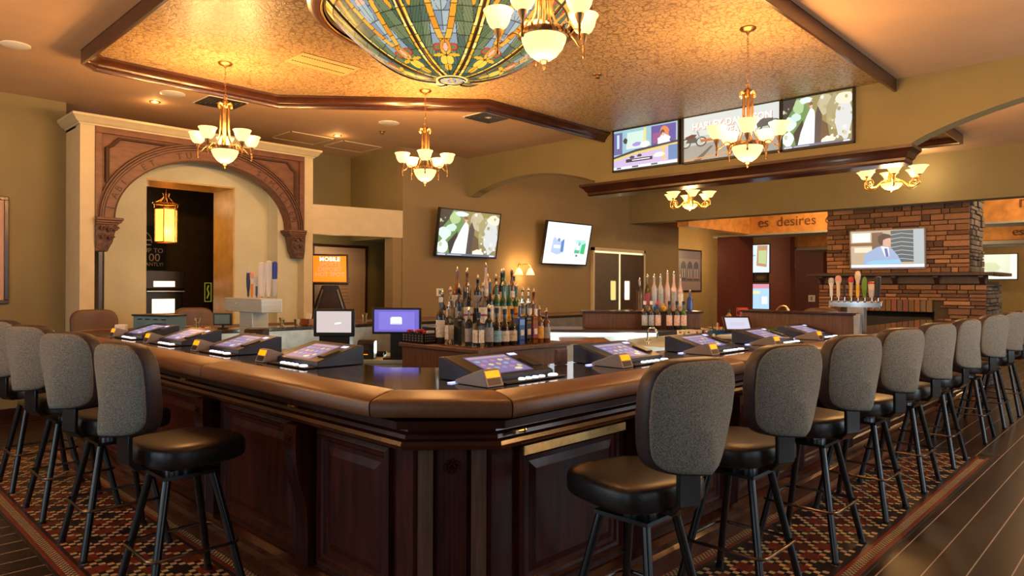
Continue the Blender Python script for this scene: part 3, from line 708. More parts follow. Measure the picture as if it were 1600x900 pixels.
desk = [((.32, .55, .62), rect(0, 0, 1, 1)), ((.62, .82, .72), [(.2, .5), (.22, .92), (.5, .92), (.5, .5)]), ((.85, .7, .3), rect(.48, .5, .52, .98)), ((.15, .14, .35), [(0, .4), (0, .95), (.14, .95), (.14, .4)]), ((.55, .75, .85), rect(.05, .55, .09, .9)), ((.12, .09, .35), rect(.6, .45, .97, .97)), ((.30, .10, .25), rect(.62, .55, .78, .8)), ((.75, .25, .10), blob(.8, .75, .07, .17)), ((.85, .88, .95), blob(.79, .58, .10, .15)), ((.12, .08, .07), blob(.77, .79, .03, .06)), ((.7, .5, .4), blob(.78, .74, .022, .04)),
        ((.05, .05, .06), blob(.19, .72, .035, .07)), ((.75, .75, .8), blob(.38, .56, .2, .06)), ((.35, .3, .7), blob(.38, .60, .08, .05)), ((.9, .9, .85), blob(.50, .57, .07, .08)), ((.04, .05, .08), [(0, .35), (.35, .47), (1, .55), (1, .50), (.35, .41), (0, .30)]), ((.75, .60, .20), [(0, .30), (.35, .41), (1, .50), (1, .43), (.35, .35), (0, .24)]), ((.62, .50, .75), [(0, .24), (.35, .35), (1, .43), (1, .05), (0, .05)]),
        ((.8, .6, .15), [(.76, .42), (.80, .42), (.82, .12), (.78, .12)]), ((.03, .03, .05), rect(.2, .17, .62, .25)), ((.9, .9, .95), rect(.3, .20, .58, .225)), ((.05, .05, .07), blob(.30, .29, .04, .035)), ((.05, .05, .07), blob(.42, .31, .04, .035)), ((.8, .85, .85), blob(.72, .26, .09, .06)), ((.12, .25, .5), rect(.86, .1, 1, .45)), ((.85, .88, .92), rect(0, .02, 1, .08)), ((.1, .1, .15), rect(.05, .03, .12, .07)), ((.1, .1, .15), rect(.3, .03, .4, .07)), ((.1, .1, .15), rect(.6, .03, .7, .07))]
rz = -PI/2
tv('left of the three header televisions, a purple sports studio desk on screen', (7.425, 4.845, 3.262), rz, .98, .55, desk, group='televisions on the header')
def circ(cx, cy, r_, w_, n=20, asp=1.8):
    o = [(cx+r_*math.cos(2*PI*k_/n), cy+r_*asp*math.sin(2*PI*k_/n)) for k_ in range(n)]
    i_ = [(cx+(r_-w_)*math.cos(2*PI*k_/n), cy+(r_-w_)*asp*math.sin(2*PI*k_/n)) for k_ in range(n)]
    return [(i_[k_], o[k_], o[(k_+1) % n], i_[(k_+1) % n]) for k_ in range(n)]
moto = [((.50, .56, .50), rect(0, 0, 1, 1)), ((.66, .70, .66), rect(0, .55, 1, 1)), ((.33, .33, .29), [(0, 0), (0, .34), (.6, .42), (1, .4), (1, 0)]), ((.12, .11, .1), [(.1, 0), (.3, .3), (.33, .3), (.18, 0)]), ((.7, .3, .08), [(0, .04), (.5, .13), (.5, .10), (0, .02)])]
for cx_, cy_ in ((.02, .42), (.20, .42), (.78, .55), (.96, .55)):
    moto += [((.05, .05, .05), q) for q in circ(cx_, cy_, .062, .014)]+[((.7, .7, .7), q) for q in circ(cx_, cy_, .04, .006)]
moto += [((.12, .03, .03), [(.02, .55), (.1, .60), (.16, .58), (.13, .52), (.04, .5)]), ((.08, .08, .08), [(.03, .42), (.06, .52), (.15, .52), (.16, .40)]), ((.3, .3, .3), [(.15, .66), (.17, .66), (.21, .42), (.2, .42)]), ((.55, .15, .04), rect(.2, .40, .38, .46)), ((.10, .1, .1), [(.78, .6), (.84, .7), (.95, .68), (.93, .54), (.8, .52)])]
def mototext(t):
    b = MB(); w, h = 1.12, .52
    for k_, (tx, s_, x, z) in enumerate((('HARLEY-DAVIDSON', .108, .02, .135), ('GIVEAWAY', .10, .10, .04))): b.text(tx, s_, (x, -.009, z), VR, .0008, bold=.002)
    M['titlewhite'] = emis('lit_white_title', (.95, .92, .92), 1.0); b.mk('title', 'titlewhite', t, smooth=0); M['titlered'] = M.get('titlered') or emis('red_title_shadow', (.35, .10, .10), .6)
    b = MB()
    for k_, (tx, s_, x, z) in enumerate((('HARLEY-DAVIDSON', .108, .025, .130), ('GIVEAWAY', .10, .105, .035))): b.text(tx, s_, (x, -.0065, z), VR, .0008, bold=.003)
    b.mk('title_shadow', 'titlered', t, smooth=0)
    b = MB()
    for k_, (tx, z) in enumerate((('WIN A', -.06), ('NEW BIKE', -.095), ('EVERY SUNDAY', -.13))): b.text('= = = =' if 0 else '- - - - -', .04, (-.02, -.006, z), VR, .0006)
    b.mk('small_print', 'titlewhite', t, smooth=0)
tv('middle header television, a motorcycle giveaway title on screen', (7.425, 3.71, 3.258), rz, 1.20, .57, moto, group='televisions on the header', extra=mototext)
tv('right of the three header televisions, a bride among leaves on screen', (7.425, 2.72, 3.248), rz, .79 if 0 else .80, .55, bride(), group='televisions on the header') if 0 else tv('right of the three header televisions, a bride among leaves on screen', (7.425, 2.735, 3.25), rz, .735+.01, .57, bride(), group='televisions on the header')
news = [((.55, .42, .28), rect(0, 0, 1, 1)), ((.78, .85, .8), rect(.02, .7, .28, .95)), ((.25, .12, .06), rect(.0, .6, .3, .68)), ((.85, .75, .55), rect(.05, .42, .35, .56)), ((.2, .12, .08), rect(.3, .5, .45, .95)), ((.10, .13, .14), rect(.56, .15, .86, .98)), ((.45, .5, .52), rect(.86, 0, 1, 1))]
for k_ in range(7): news.append(((.5, .55, .55), [(.56, .2+k_*.11), (.7, .24+k_*.11), (.86, .2+k_*.11), (.86, .215+k_*.11), (.7, .255+k_*.11), (.56, .215+k_*.11)]))
news += [((.35, .45, .65), [(.16, .05), (.2, .38), (.36, .55), (.46, .6), (.58, .5), (.66, .3), (.70, .05)]), ((.85, .87, .9), [(.42, .58), (.48, .3), (.54, .3), (.53, .55)]), ((.15, .18, .4), [(.47, .52), (.49, .3), (.53, .3), (.51, .52)]), ((.72, .42, .30), blob(.505, .70, .055, .13, j=.03)), ((.09, .06, .05), [(.38, .72), (.39, .85), (.46, .92), (.55, .88), (.57, .80), (.50, .78), (.455, .74), (.45, .62), (.41, .62)]), ((.3, .6, .8), [(.2, .14), (.3, .2), (.68, .22), (.7, .12), (.3, .08)]), ((.9, .92, .95), rect(0, 0, 1, .09)), ((.3, .35, .7), rect(0, .0, 1, .02))]
tv('television above the stone mantel showing a man in a blue suit', (12.50, 3.47, 2.135), rz, 1.14, .66, news, R(4), bc='grey')
pale = [((.75, .78, .6), rect(0, 0, 1, 1)), ((.6, .66, .4), blob(.4, .5, .2, .2)), ((.85, .85, .8), rect(0, 0, 1, .1)), ((.92, .9, .8), rect(.85, .1, 1, 1))]
tv('small television with a pale screen right of the fireplace', (18.9, 3.0, 1.98), rz, .86, .60, pale, bc='black')
mt = [((.75, .85, .9), rect(0, 0, 1, 1)), ((.55, .30, .16), [(.3, .25), (.35, .98), (.9, .98), (.85, .2)]), ((.55, .65, .30), [(.4, .35), (.42, .8), (.85, .8), (.82, .3)]), ((.3, .5, .8), rect(0, .6, .25, .65))]
tv('slim television hung between the maroon columns', (19.9, 8.95, 2.34), rz, .60, .86, mt)
info = [((.45, .7, .95), rect(0, 0, 1, 1)), ((.75, .3, .4), rect(0, .82, 1, 1)), ((.85, .8, .5), rect(.0, .6, .5, .74)), ((.4, .5, .8), rect(.08, .1, .12, .6)), ((.5, .6, .9), rect(.5, .1, .54, .6)), ((.9, .95, 1), rect(.6, .2, .9, .5))]
tv('blue information screen below the slim television', (19.9, 8.95, 1.22), rz, .60, .78, info, name='information_screen', cat='screen')

# ================================================================ CHANDELIERS
def chandelier(drop, nm=''):
    t = thing('chandelier', '', 'chandelier')
    MB().lathe([(.062, 0), (.064, -.008), (.05, -.022), (.02, -.03), (.01, -.045)], n=24).mk('canopy', 'bronze', t)
    b = MB(); top = -.045; bot = -(drop-.50); n = int((top-bot)/.024)
    for k_ in range(n+1):
        z = top-(top-bot)*k_/n; pts = []
        for q in range(8):
            a = 2*PI*q/8; x = .0065*math.cos(a); zz = z+.0155*math.sin(a)
            pts.append((x, 0, zz) if k_ % 2 else (0, x, zz))
        b.tube(pts, .0022, 5, closed=True)
    b.mk('chain', 'bronze', t, smooth=60)
    z0 = -drop     # z0 = bowl rim level
    b = MB(); b.lathe([(.004, z0+.50), (.018, z0+.485), (.012, z0+.46), (.03, z0+.44), (.032, z0+.425), (.012, z0+.41), (.01, z0+.39)], n=14)
    b.tube([(0, 0, z0+.41), (0, 0, z0+.02)], .009, 8)
    for k_ in range(5):
        a = 2*PI*k_/5+.4; c_, s_ = math.cos(a), math.sin(a)
        b.tube([(c_*r_, s_*r_, z0+z) for r_, z in ((.018, .42), (.034, .40), (.036, .30), (.036, .20), (.045, .12), (.07, .06), (.105, .02))], [.006, .008, .009, .009, .007, .006, .006], 8)
    b.mk('stem', 'bronze', t)
    b = MB()
    for k_ in range(6):
        a = 2*PI*k_/6; c_, s_ = math.cos(a), math.sin(a)
        q = [(.02+.03*math.sin(w), .405+.032*(1-math.cos(w))-.02+.01*w) for w in [i*.5 for i in range(9)]]
        b.tube([(c_*r_, s_*r_, z0+z) for r_, z in ((.012, .39), (.03, .42), (.052, .43), (.066, .415), (.066, .395), (.055, .388), (.050, .398))], .0065, 6)
    b.mk('crown_scrolls', 'goldm', t)
    b = MB(); b.lathe([(.105, z0-.004), (.125, z0-.004), (.130, z0+.008), (.126, z0+.026), (.108, z0+.026), (.100, z0+.01)], n=32, cap=False)
    for k_ in range(24):
        a = 2*PI*k_/24; b.box((.129*math.cos(a), .129*math.sin(a), z0+.012), (.012, .018, .022), Matrix.Rotation(a, 3, 'Z') @ Matrix.Rotation(.6, 3, 'X'))
    b.mk('rope_band', 'bronze', t)
    MB().lathe([(.118, z0), (.115, z0-.02), (.098, z0-.06), (.07, z0-.095), (.035, z0-.118), (.012, z0-.123)], n=32, cap=True).mk('bowl', 'bowl', t)
    MB().lathe([(.022, z0-.117), (.024, z0-.128), (.014, z0-.138), (.006, z0-.142), (.010, z0-.152), (.004, z0-.168)], n=12).mk('finial', 'bronze', t)
    for k_ in range(5):
        a = 2*PI*k_/5; c_, s_ = math.cos(a), math.sin(a)
        pr = [(.12, .01), (.14, .03), (.165, .035), (.19, .015), (.21, -.01), (.232, -.018), (.242, .0), (.242, .03)]
        arm = MB().tube([(c_*r_, s_*r_, z0+z) for r_, z in pr], .0055, 8); cx_, cy_ = .242*c_, .242*s_
        arm.lathe([(.006, z0+.0), (.013, z0+.02), (.02, z0+.035), (.024, z0+.055), (.018, z0+.06)], (cx_, cy_, 0), 14)
        arm.lathe([(.004, z0-.075), (.009, z0-.065), (.004, z0-.045), (.010, z0-.025), (.006, z0-.012), (.009, z0)], (cx_, cy_, 0), 10)
        ao = arm.mk('arm', 'bronze', t)
        MB().lathe([(.022, z0+.055), (.045, z0+.072), (.060, z0+.10), (.068, z0+.135), (.080, z0+.155), (.078, z0+.157), (.064, z0+.135), (.054, z0+.10), (.040, z0+.075), (.018, z0+.06)], (cx_, cy_, 0), 24, cap=True).mk('shade', 'shade', ao)
        MB().lathe([(.0, z0+.075), (.012, z0+.08), (.018, z0+.10), (.010, z0+.12), (.0, z0+.125)], (cx_, cy_, 0), 10, cap=False).mk('bulb', 'flame', ao)
    return t
CH = [((2.73, 6.29), .80, 66.5, 'brass chandelier hanging in front of the carved wooden arch', 24),
      ((4.55, 5.65), .83, 231, 'brass chandelier hanging below the stained glass dome, left of the bride television', 24),
      ((5.19, 2.44), .93, 205, 'brass chandelier hanging in front of the three header televisions', 22),
      ((2.70, 2.38), .74, 196, 'nearest and largest-looking chandelier, overlapping the stained glass dome', 20),
      ((5.5, -1.2), .80, 30, 'unseen brass chandelier added for light behind the right-hand row of stools', 36), ((-.8, 5.6), .80, 10, 'unseen brass chandelier added for light behind the left-hand row of stools', 44), ((9.6, -.9), .80, 30, 'unseen brass chandelier added for light over the right-hand aisle', 22)]  # these three hang out of view, added to brighten the outer ceiling
for (p, dr, ang, lb, e) in CH:
    t = chandelier(dr); t.location = (p[0], p[1], CZ-.006); t.rotation_euler = (0, 0, R(ang)); tag(t, lb, 'chandelier', 'bowl chandeliers over the bar')
    for k_ in range(5):
        a = R(ang)+2*PI*k_/5; bulb((p[0]+.242*math.cos(a), p[1]+.242*math.sin(a), CZ-dr+.19), e)
    bulb((p[0], p[1], CZ-dr-.22), e*.7, .06)
def chandelier_b():
    t = thing('chandelier', '', 'chandelier'); z0 = 0
    MB().lathe([(.07, .90), (.07, .885), (.03, .865), (.012, .85)], n=20).mk('canopy', 'goldm', t)
    MB().tube([(0, 0, .86), (0, 0, .33)], .008, 8).lathe([(.012, .33), (.028, .30), (.022, .24), (.034, .17), (.03, .10), (.045, .05), (.05, .0)], n=16).mk('stem', 'goldm', t)
    MB().lathe([(.115, -.02), (.105, -.05), (.07, -.08), (.02, -.095)], n=28).mk('bowl', 'bowl', t)
    MB().lathe([(.112, -.022), (.12, -.015), (.118, -.005), (.10, -.002)], n=28, cap=False).mk('rim_band', 'goldm', t)
    MB().lathe([(.012, -.093), (.016, -.10), (.004, -.115)], n=10).mk('finial', 'goldm', t)
    for k_ in range(6):
        a = 2*PI*k_/6; c_, s_ = math.cos(a), math.sin(a)
        pr = [(.05, .03), (.12, .0), (.19, -.06), (.26, -.075), (.31, -.04), (.315, .01), (.30, .05)]
        sp = [(.262+.05*(1-w/16)*math.cos(.5+w*.62), -.02+.05*(1-w/16)*math.sin(.5+w*.62)) for w in range(15)]
        ao = MB().tube([(c_*r_, s_*r_, z) for r_, z in pr], .009, 8).tube([(c_*r_, s_*r_, z) for r_, z in sp], .008, 6).lathe([(.02, .045), (.028, .055), (.02, .065)], (.30*c_, .30*s_, 0), 12).mk('arm', 'goldm', t)
        MB().lathe([(.022, .06), (.045, .07), (.062, .10), (.085, .135), (.105, .15), (.10, .151), (.058, .10), (.04, .075), (.02, .066)], (.30*c_, .30*s_, 0), 22).mk('shade', 'shade', ao)
    return t
for i, (p, z, lb) in enumerate((((8.9, 2.42), 2.735, 'scroll-armed gilt chandelier below the right end of the dark header moulding'), ((9.35, 5.3), 2.76, 'scroll-armed gilt chandelier hanging beyond the middle of the header moulding'))):
    if i == 0: cb = chandelier_b(); index(cb); t = cb
    else: t = dup(cb, (0, 0, 0), 0, lb)
    t.location = (p[0], p[1], z); t.rotation_euler = (0, 0, .35+i*.3); tag(t, lb, 'chandelier', 'scroll-armed chandeliers in the middle room')
    t.scale = (1, 1, 1)
    bulb((p[0], p[1], z+.24), 75, .15); bulb((p[0], p[1], z-.2), 28, .1)

# ================================================================ STAINED GLASS DOME
t = thing('stained_glass_dome', 'large backlit stained glass bowl dome with radiating ribs in the wallpapered ceiling', 'ceiling dome', (3.41, 3.92, CZ-.006))
RD, DP = .93, .50
def dz(r_): return -DP*(1-(r_/RD)**2.1)
GRN = [(.085, .14, .06), (.055, .10, .06), (.15, .19, .09), (.07, .12, .085)]; BLU = [(.25, .33, .38), (.36, .44, .44), (.20, .27, .34)]; AMB = [(.85, .33, .02), (.75, .27, .02), (.9, .42, .05)]; YEL = [(.95, .58, .06), (1, .74, .20), (.85, .42, .03)]
PNK = (.85, .45, .28); RDC = (.75, .03, .01); LEAD = (.012, .008, .005)
def cellc(pal, a, c): return pal[int(abs(math.sin(a*12.9898+c*78.233)*43758.5453)) % len(pal)]
def dist_curve(u, v, f_):   # f_ gives |u| centre for v
    return abs(abs(u)-f_(v))
def glasscol(v, u):
    # v: 0 at centre .. 1 at rim ; u: signed angle fraction in the sector -1..1 ; returns linear colour
    w = abs(u)*v*.40   # approx sideways distance (sector half width .4 of radius)
    W_ = v*.40
    edge = W_-w
    if v > .925:
        fu = (u+1)*4.5; return LEAD if v < .934 or v > .992 or fu-int(fu) < .06 else cellc(YEL if int(fu) % 3 else AMB, int(fu), 3)
    if v < .10:
        return LEAD if v > .090 or .026 < v < .036 or .44 < abs(u) < .56 or (abs(u) > .95 and v > .03) else (YEL[0] if abs(u) < .5 else (.35, .45, .7)) if v > .03 else PNK
    if v < .135:
        return LEAD if (v < .104 or v > .131) else YEL[1]
    if edge < .011: return LEAD
    if edge < .038:
        c = int(v*17); 
        if (v*17-c) < .07 or edge < .014 or edge > .034: return LEAD
        return cellc(YEL, c, 1 if u > 0 else 2)
    if edge < .042: return LEAD
    # flower bud
    def ring_(cx_, cv, a, c2, th): 
        q = ((w-cx_)/a)**2+((v-cv)/c2)**2; return q
    q = ring_(0, .47, .020, .045, 0)
    if q < 1: return PNK if q < .75 else LEAD
    q = ring_(0, .47, .045, .075, 0)
    if q < 1: return LEAD if q > .86 or w < .003 else cellc(AMB, 1, int(v*9))
    q = ring_(.060, .475, .034, .034, 0)
    if q < 1 and w > .04: return LEAD if q > .85 else ((RDC) if q > .35 else GRN[2])
    q = ring_(.060, .40, .05, .018, 0)
    if q < 1: return LEAD if q > .8 else YEL[2]
    q = ring_(.022, .345, .030, .055, 0)
    if q < 1: return LEAD if q > .84 or w < .002 else cellc(YEL, 5, 2)
    q = ring_(.010, .26, .020, .05, 0)
    if q < 1: return LEAD if q > .82 or w < .002 else YEL[2]
    # crossing amber bands: V up to the rim
    if v > .5:
        f_ = .008+.13*((v-.52)/.45)**.75 if v > .52 else .008
        d = abs(w-f_)
        if d < .026:
            c = int(v*13); return LEAD if d > .021 or (v*13-c) < .07 else cellc(AMB, c, 4)
        inside = w < f_
        if inside and v > .6:
            q = ring_(0, .82, .05, .09, 0)
            if q < 1: 
                return LEAD if q > .9 or w < .003 else (PNK if v > .84 else BLU[1])
            c = int(v*11); return LEAD if (v*11-c) < .06 or w < .003 else cellc(BLU, c, 1 if u > 0 else 2)
        # amber curls at the outer side and the red flame near the rim
        q = ((w-.235)/.024)**2+((v-.86)/.10)**2
        if q < 1: return LEAD if q > .8 else AMB[0]
        q = ((w-.27)/.018)**2+((v-.93)/.035)**2
        if q < 1: return LEAD if q > .75 else RDC
        if v < .66 and w < .10+.05*(v-.5): 
            c = int(v*12); return LEAD if (v*12-c) < .06 or abs(w-.098) < .004 else cellc(BLU, c, 7)
    c = int(v*10.5); e = int(w/.075)
    if (v*10.5-c) < .055 or (w/.075-e) < .05: return LEAD
    g = cellc(GRN, c*3+e, 1 if u > 0 else 5); k2 = .8+.4*math.sin(w*260+v*90+c*5)*.5
    return tuple(max(0, x*k2*1.25) for x in g)
def dome():
    NA, NR = 8*110, 190
    me = bpy.data.meshes.new('glass_bowl'); vs = [(0, 0, dz(0))]; cs = [PNK]
    for i in range(1, NR+1):
        v = i/NR; r_ = v*RD
        for j in range(NA):
            a = 2*PI*j/NA; vs.append((r_*math.cos(a), r_*math.sin(a), dz(r_)))
            sec = (j % 110)/110*2-1; cs.append(glasscol(v, sec))
    fs = [[0, 1+(j+1) % NA, 1+j] for j in range(NA)]
    for i in range(NR-1):
        for j in range(NA):
            k_ = (j+1) % NA; a = 1+i*NA; c = a+NA; fs.append([a+j, a+k_, c+k_, c+j])
    me.from_pydata(vs, [], fs); ca = me.color_attributes.new('Col', 'FLOAT_COLOR', 'POINT')
    ca.data.foreach_set('color', [x for c in cs for x in (*c, 1)]); me.materials.append(M['glassart']); me.shade_smooth()
    o = bpy.data.objects.new('glass_bowl', me); COL.objects.link(o); o.parent = t; o.rotation_euler = (0, 0, R(20.5+180-180)); return o
dome()
for k_ in range(8):
    a = R(20.5+45*k_); pts = [(math.cos(a)*RD*q/20, math.sin(a)*RD*q/20, dz(RD*q/20)-.004) for q in range(3, 21)]
    MB().tube(pts, [.006+.006*q/20 for q in range(3, 21)], 8).mk('rib', 'walnut', t)
MB().lathe([(.93, -.04), (.915, -.035), (.93, -.01), (.93, 0), (1.04, 0), (1.045, -.02), (1.02, -.03), (1.01, -.05), (.975, -.06), (.95, -.055)], n=72, cap=False).mk('rim_moulding', 'rimwood', t)
MB().tube([(.945*math.cos(2*PI*k_/64), .945*math.sin(2*PI*k_/64), -.055) for k_ in range(64)], .007, 6, closed=True).mk('gilt_bead', 'goldm', t)
MB().lathe([(.09, dz(.09)-.004), (.098, dz(.098)-.010), (.106, dz(.106)-.004)], n=32, cap=False).mk('centre_ring', 'walnut', t)
# ================================================================ GAMING MACHINES SET ON THE COUNTER
def machine():
    t = thing('gaming_machine', '', 'gaming machine')
    x0, x1 = -.03, .50
    pr = [(.10, 0), (.10, .035), (.40, .125), (.43, .125), (.43, 0)]
    b = MB().prism(pr, x0, x1, 'x'); h = b.mk('housing', 'navy', t, bevel=.005); h['label'] = 'dark navy wedge housing'
    MB().add([(x0+.01, .102, .039), (x1-.01, .102, .039), (x1-.01, .398, .128), (x0+.01, .398, .128), (x0+.01, .102, .030), (x1-.01, .102, .030), (x1-.01, .398, .119), (x0+.01, .398, .119)],
        [(0, 1, 2, 3), (0, 4, 5, 1), (2, 6, 7, 3), (1, 5, 6, 2), (0, 3, 7, 4)]).mk('top_panel', 'black', t, smooth=0)
    sl = (.128-.039)/(.398-.102)
    T_s = lambda u, v, k_: (.07+u*.30, .120+v*.24, .039+(.018+v*.24)*sl+.0015+k_*.0002)
    b = MB(); items = [((.10, .09, .24), rect(0, 0, 1, 1)), ((.22, .18, .40), rect(.03, .05, .97, .95)), ((.5, .38, .42), rect(.03, .84, .97, .95))]
    cols = [(.75, .5, .2), (.6, .25, .3), (.3, .5, .6), (.8, .7, .4), (.35, .3, .6)]
    for i in range(5):
        for j in range(3): items.append((cols[(i*2+j) % 5], blob(.13+.18*i, .28+.2*j, .055, .06)))
    items.append(((.95, .8, .5), blob(.72, .14, .09, .07)))
    for k_, (c, p) in enumerate(items): b.col = tuple(x*.8 for x in c); b.add([T_s(x, y, k_) for x, y in p], [list(range(len(p)))])
    b.mk('touch_screen', 'colE', t, smooth=0, fix=False)
    q = lambda x, y: (x, y, .039+(y-.102)*sl+.003)
    MB().add([q(.39, .33), q(.45, .33), q(.45, .36), q(.39, .36)], [(0, 1, 2, 3)]).mk('status_display', 'bluelit', t, smooth=0, fix=False)
    MB().box((.435, .22, .079), (.07, .12, .014), Matrix.Rotation(math.atan(sl), 3, 'X')).mk('ticket_slot', 'black', t, bevel=.003)
    # bill acceptor wedge
    w = .055
    MB().prism([(0, 0), (.035, .088), (.055, .090), (.24, .018), (.24, 0)], -w-.02, w-.02, 'x').mk('bill_acceptor', 'grey', t, bevel=.003)
    fx = lambda s_: (s_*.035/.088)
    def face(z0, z1, x_0, x_1, m, n_, e=.0015):
        MB().add([(x_0, z0*.035/.088-e, z0), (x_1, z0*.035/.088-e, z0), (x_1, z1*.035/.088-e, z1), (x_0, z1*.035/.088-e, z1), (x_0, z0*.035/.088+.002, z0), (x_1, z0*.035/.088+.002, z0), (x_1, z1*.035/.088+.002, z1), (x_0, z1*.035/.088+.002, z1)],
            [(0, 1, 2, 3), (0, 4, 5, 1), (2, 6, 7, 3), (1, 5, 6, 2), (0, 3, 7, 4)]).mk(n_, m, t, smooth=0)
    face(.048, .082, -.064, .024, 'amberlit', 'orange_light', .003); face(.010, .042, -.060, .020, 'black', 'note_slot')
    # button deck
    MB().b(.06, .50, .01, .085, 0, .010).mk('button_deck', 'black', t, bevel=.003)
    for x in (.20, .25, .30, .35): MB().lathe([(.017, .008), (.018, .016), (.014, .021), (0, .0215)], (x, .045, 0), 16, cap=False).mk('button', 'btn', t)
    MB().lathe([(.024, .008), (.025, .016), (.02, .021), (0, .0215)], (.435, .045, 0), 18, cap=False, sx=1.2).mk('button', 'btn', t)
    MB().b(-.10, -.03, .24, .27, 0, .004).mk('edge_light', 'bluelit', t, smooth=0)
    return t
g0 = machine(); index(g0); CT = 1.0695
gm = [((2.10, 2.10), 0, 'gaming machine beside the bar corner, in front of the liquor bottles'), ((3.09, 2.10), 0, 'gaming machine behind the nearest right-hand stool'), ((4.06, 2.10), 0, 'third gaming machine from the corner along the right counter'),
      ((5.02, 2.10), 0, 'fourth gaming machine from the corner along the right counter'), ((5.86, 2.10), 0, 'last gaming machine before the divider screen'),
      ((1.80, 3.68), -PI/2, 'nearest gaming machine on the left counter, its slate side facing the corner'), ((1.80, 4.60), -PI/2, 'second gaming machine on the left counter, below the steel beer tower'),
      ((1.80, 5.50), -PI/2, 'third gaming machine on the left counter'), ((1.80, 6.30), -PI/2, 'farthest gaming machine on the left counter, by the blue printer')]
for i, (p, a, lb) in enumerate(gm):
    o = g0 if i == 0 else dup(g0, (0, 0, 0), 0, lb)
    o.scale = (.92, .86, .80); o.location = (p[0], p[1], CT); o.rotation_euler = (0, 0, a); tag(o, lb, 'gaming machine', 'gaming machines set on the bar counter')

# ================================================================ BEER TOWERS
t = thing('beer_tower', 'T-shaped stainless steel beer tower with colourful tap handles on the left counter', 'beer tower', (2.70, 5.64, 1.0))
MB().b(-.07, .07, -.12, .12, 0, .275).mk('column', 'steel', t, bevel=.004); MB().b(-.10, .08, -.34, .34, .275, .39).mk('crossbar', 'steel', t, bevel=.004)
MB().lathe([(.012, 0), (.012, .01), (0, .012)], (-.104, .1, .34), 10, T=Matrix.Rotation(R(-90), 3, 'Y')).mk('logo_button', 'white', t)
def taphandle(name, label, x, y, z, h, w, c1, c2, c3, shape=0, parent=None):
    o = MB()
    cols = {'w': (.75, .74, .72), 'b': (.02, .05, .35), 'r': (.5, .03, .03), 'o': (.75, .22, .03), 'g': (.12, .28, .03), 't': (.6, .45, .25), 'k': (.015, .015, .015), 's': (.5, .52, .55), 'n': (.02, .03, .12), 'p': (.7, .35, .3), 'y': (.8, .5, .05), 'c': (.7, .6, .45)}
    P_ = {0: [(.25, 0), (.28, .15), (.45, .35), (.5, .6), (.42, .8), (.3, .93), (.02, 1)], 1: [(.2, 0), (.3, .1), (.28, .5), (.35, .62), (.5, .72), (.55, .85), (.4, .97), (.05, 1)], 2: [(.22, 0), (.35, .1), (.45, .5), (.5, .85), (.46, .97), (.1, 1)]}[shape]
    for k_ in range(len(P_)-1):
        (ra, za), (rb, zb) = P_[k_], P_[k_+1]
        o.col = cols[c1] if za < .35 else cols[c2] if za < .7 else cols[c3]
        o.lathe([(ra*w, z+za*h), (rb*w, z+zb*h)], (x, y, 0), 14, cap=(k_ in (0, len(P_)-2)), sx=.55, sy=1)
    h_ = o.mk(name, 'col', parent, smooth=50); h_['label'] = label
    MB().tube([(x, y, z-.035), (x, y, z+.005)], .006, 8).tube([(x-.02, y, z-.035), (x+.03, y, z-.045), (x+.035, y, z-.10)], .009, 8).mk('faucet', 'chrome', h_)
hs = [(.33, .26, .055, 'n', 'n', 's', 0, 'navy pointed tap handle'), (.26, .22, .055, 'o', 'w', 'p', 1, 'orange and white tap handle'), (.17, .18, .05, 'b', 's', 's', 1, 'short blue tap handle'), (.07, .30, .10, 'w', 'w', 'w', 2, 'broad white tap handle'), (-.05, .31, .075, 'w', 'w', 'w', 2, 'white ribbed tap handle'), (-.16, .30, .07, 's', 'b', 'b', 2, 'blue and white tap handle')]
for (y, h, w, a, c, d, sh, lb) in hs: taphandle('tap_handle', lb, .105, y, .40, h, w, a, c, d, sh, t)
t = thing('beer_tower', 'chrome bar-top beer tower with eight tap handles behind the divider screen', 'beer tower', (7.0, 2.21, 1.0695))
MB().b(-.05, .05, -.085, .06, 0, .245).mk('column', 'steeld', t, bevel=.003); MB().b(-.03, .03, -.235, .235, .24, .30).mk('crossbar', 'chrome', t, bevel=.004)
hs = [(.21, .19, .05, 'w', 'w', 's', 1, 'white tap handle'), (.145, .21, .055, 'c', 'c', 'p', 1, 'cream handle with pink disc'), (.09, .15, .025, 'k', 'k', 'k', 2, 'thin black handle'), (.03, .20, .045, 't', 't', 'r', 1, 'tan handle'), (-.03, .25, .05, 'y', 'c', 'c', 1, 'tall cream handle'), (-.09, .20, .05, 'g', 'g', 'g', 0, 'green leaf-shaped handle'), (-.15, .15, .06, 's', 'c', 'r', 2, 'cream and red handle'), (-.205, .20, .055, 'k', 'k', 'k', 2, 'black tap handle')]
for (y, h, w, a, c, d, sh, lb) in hs: taphandle('tap_handle', lb, -.035, y, .335, h, w, a, c, d, sh, t)

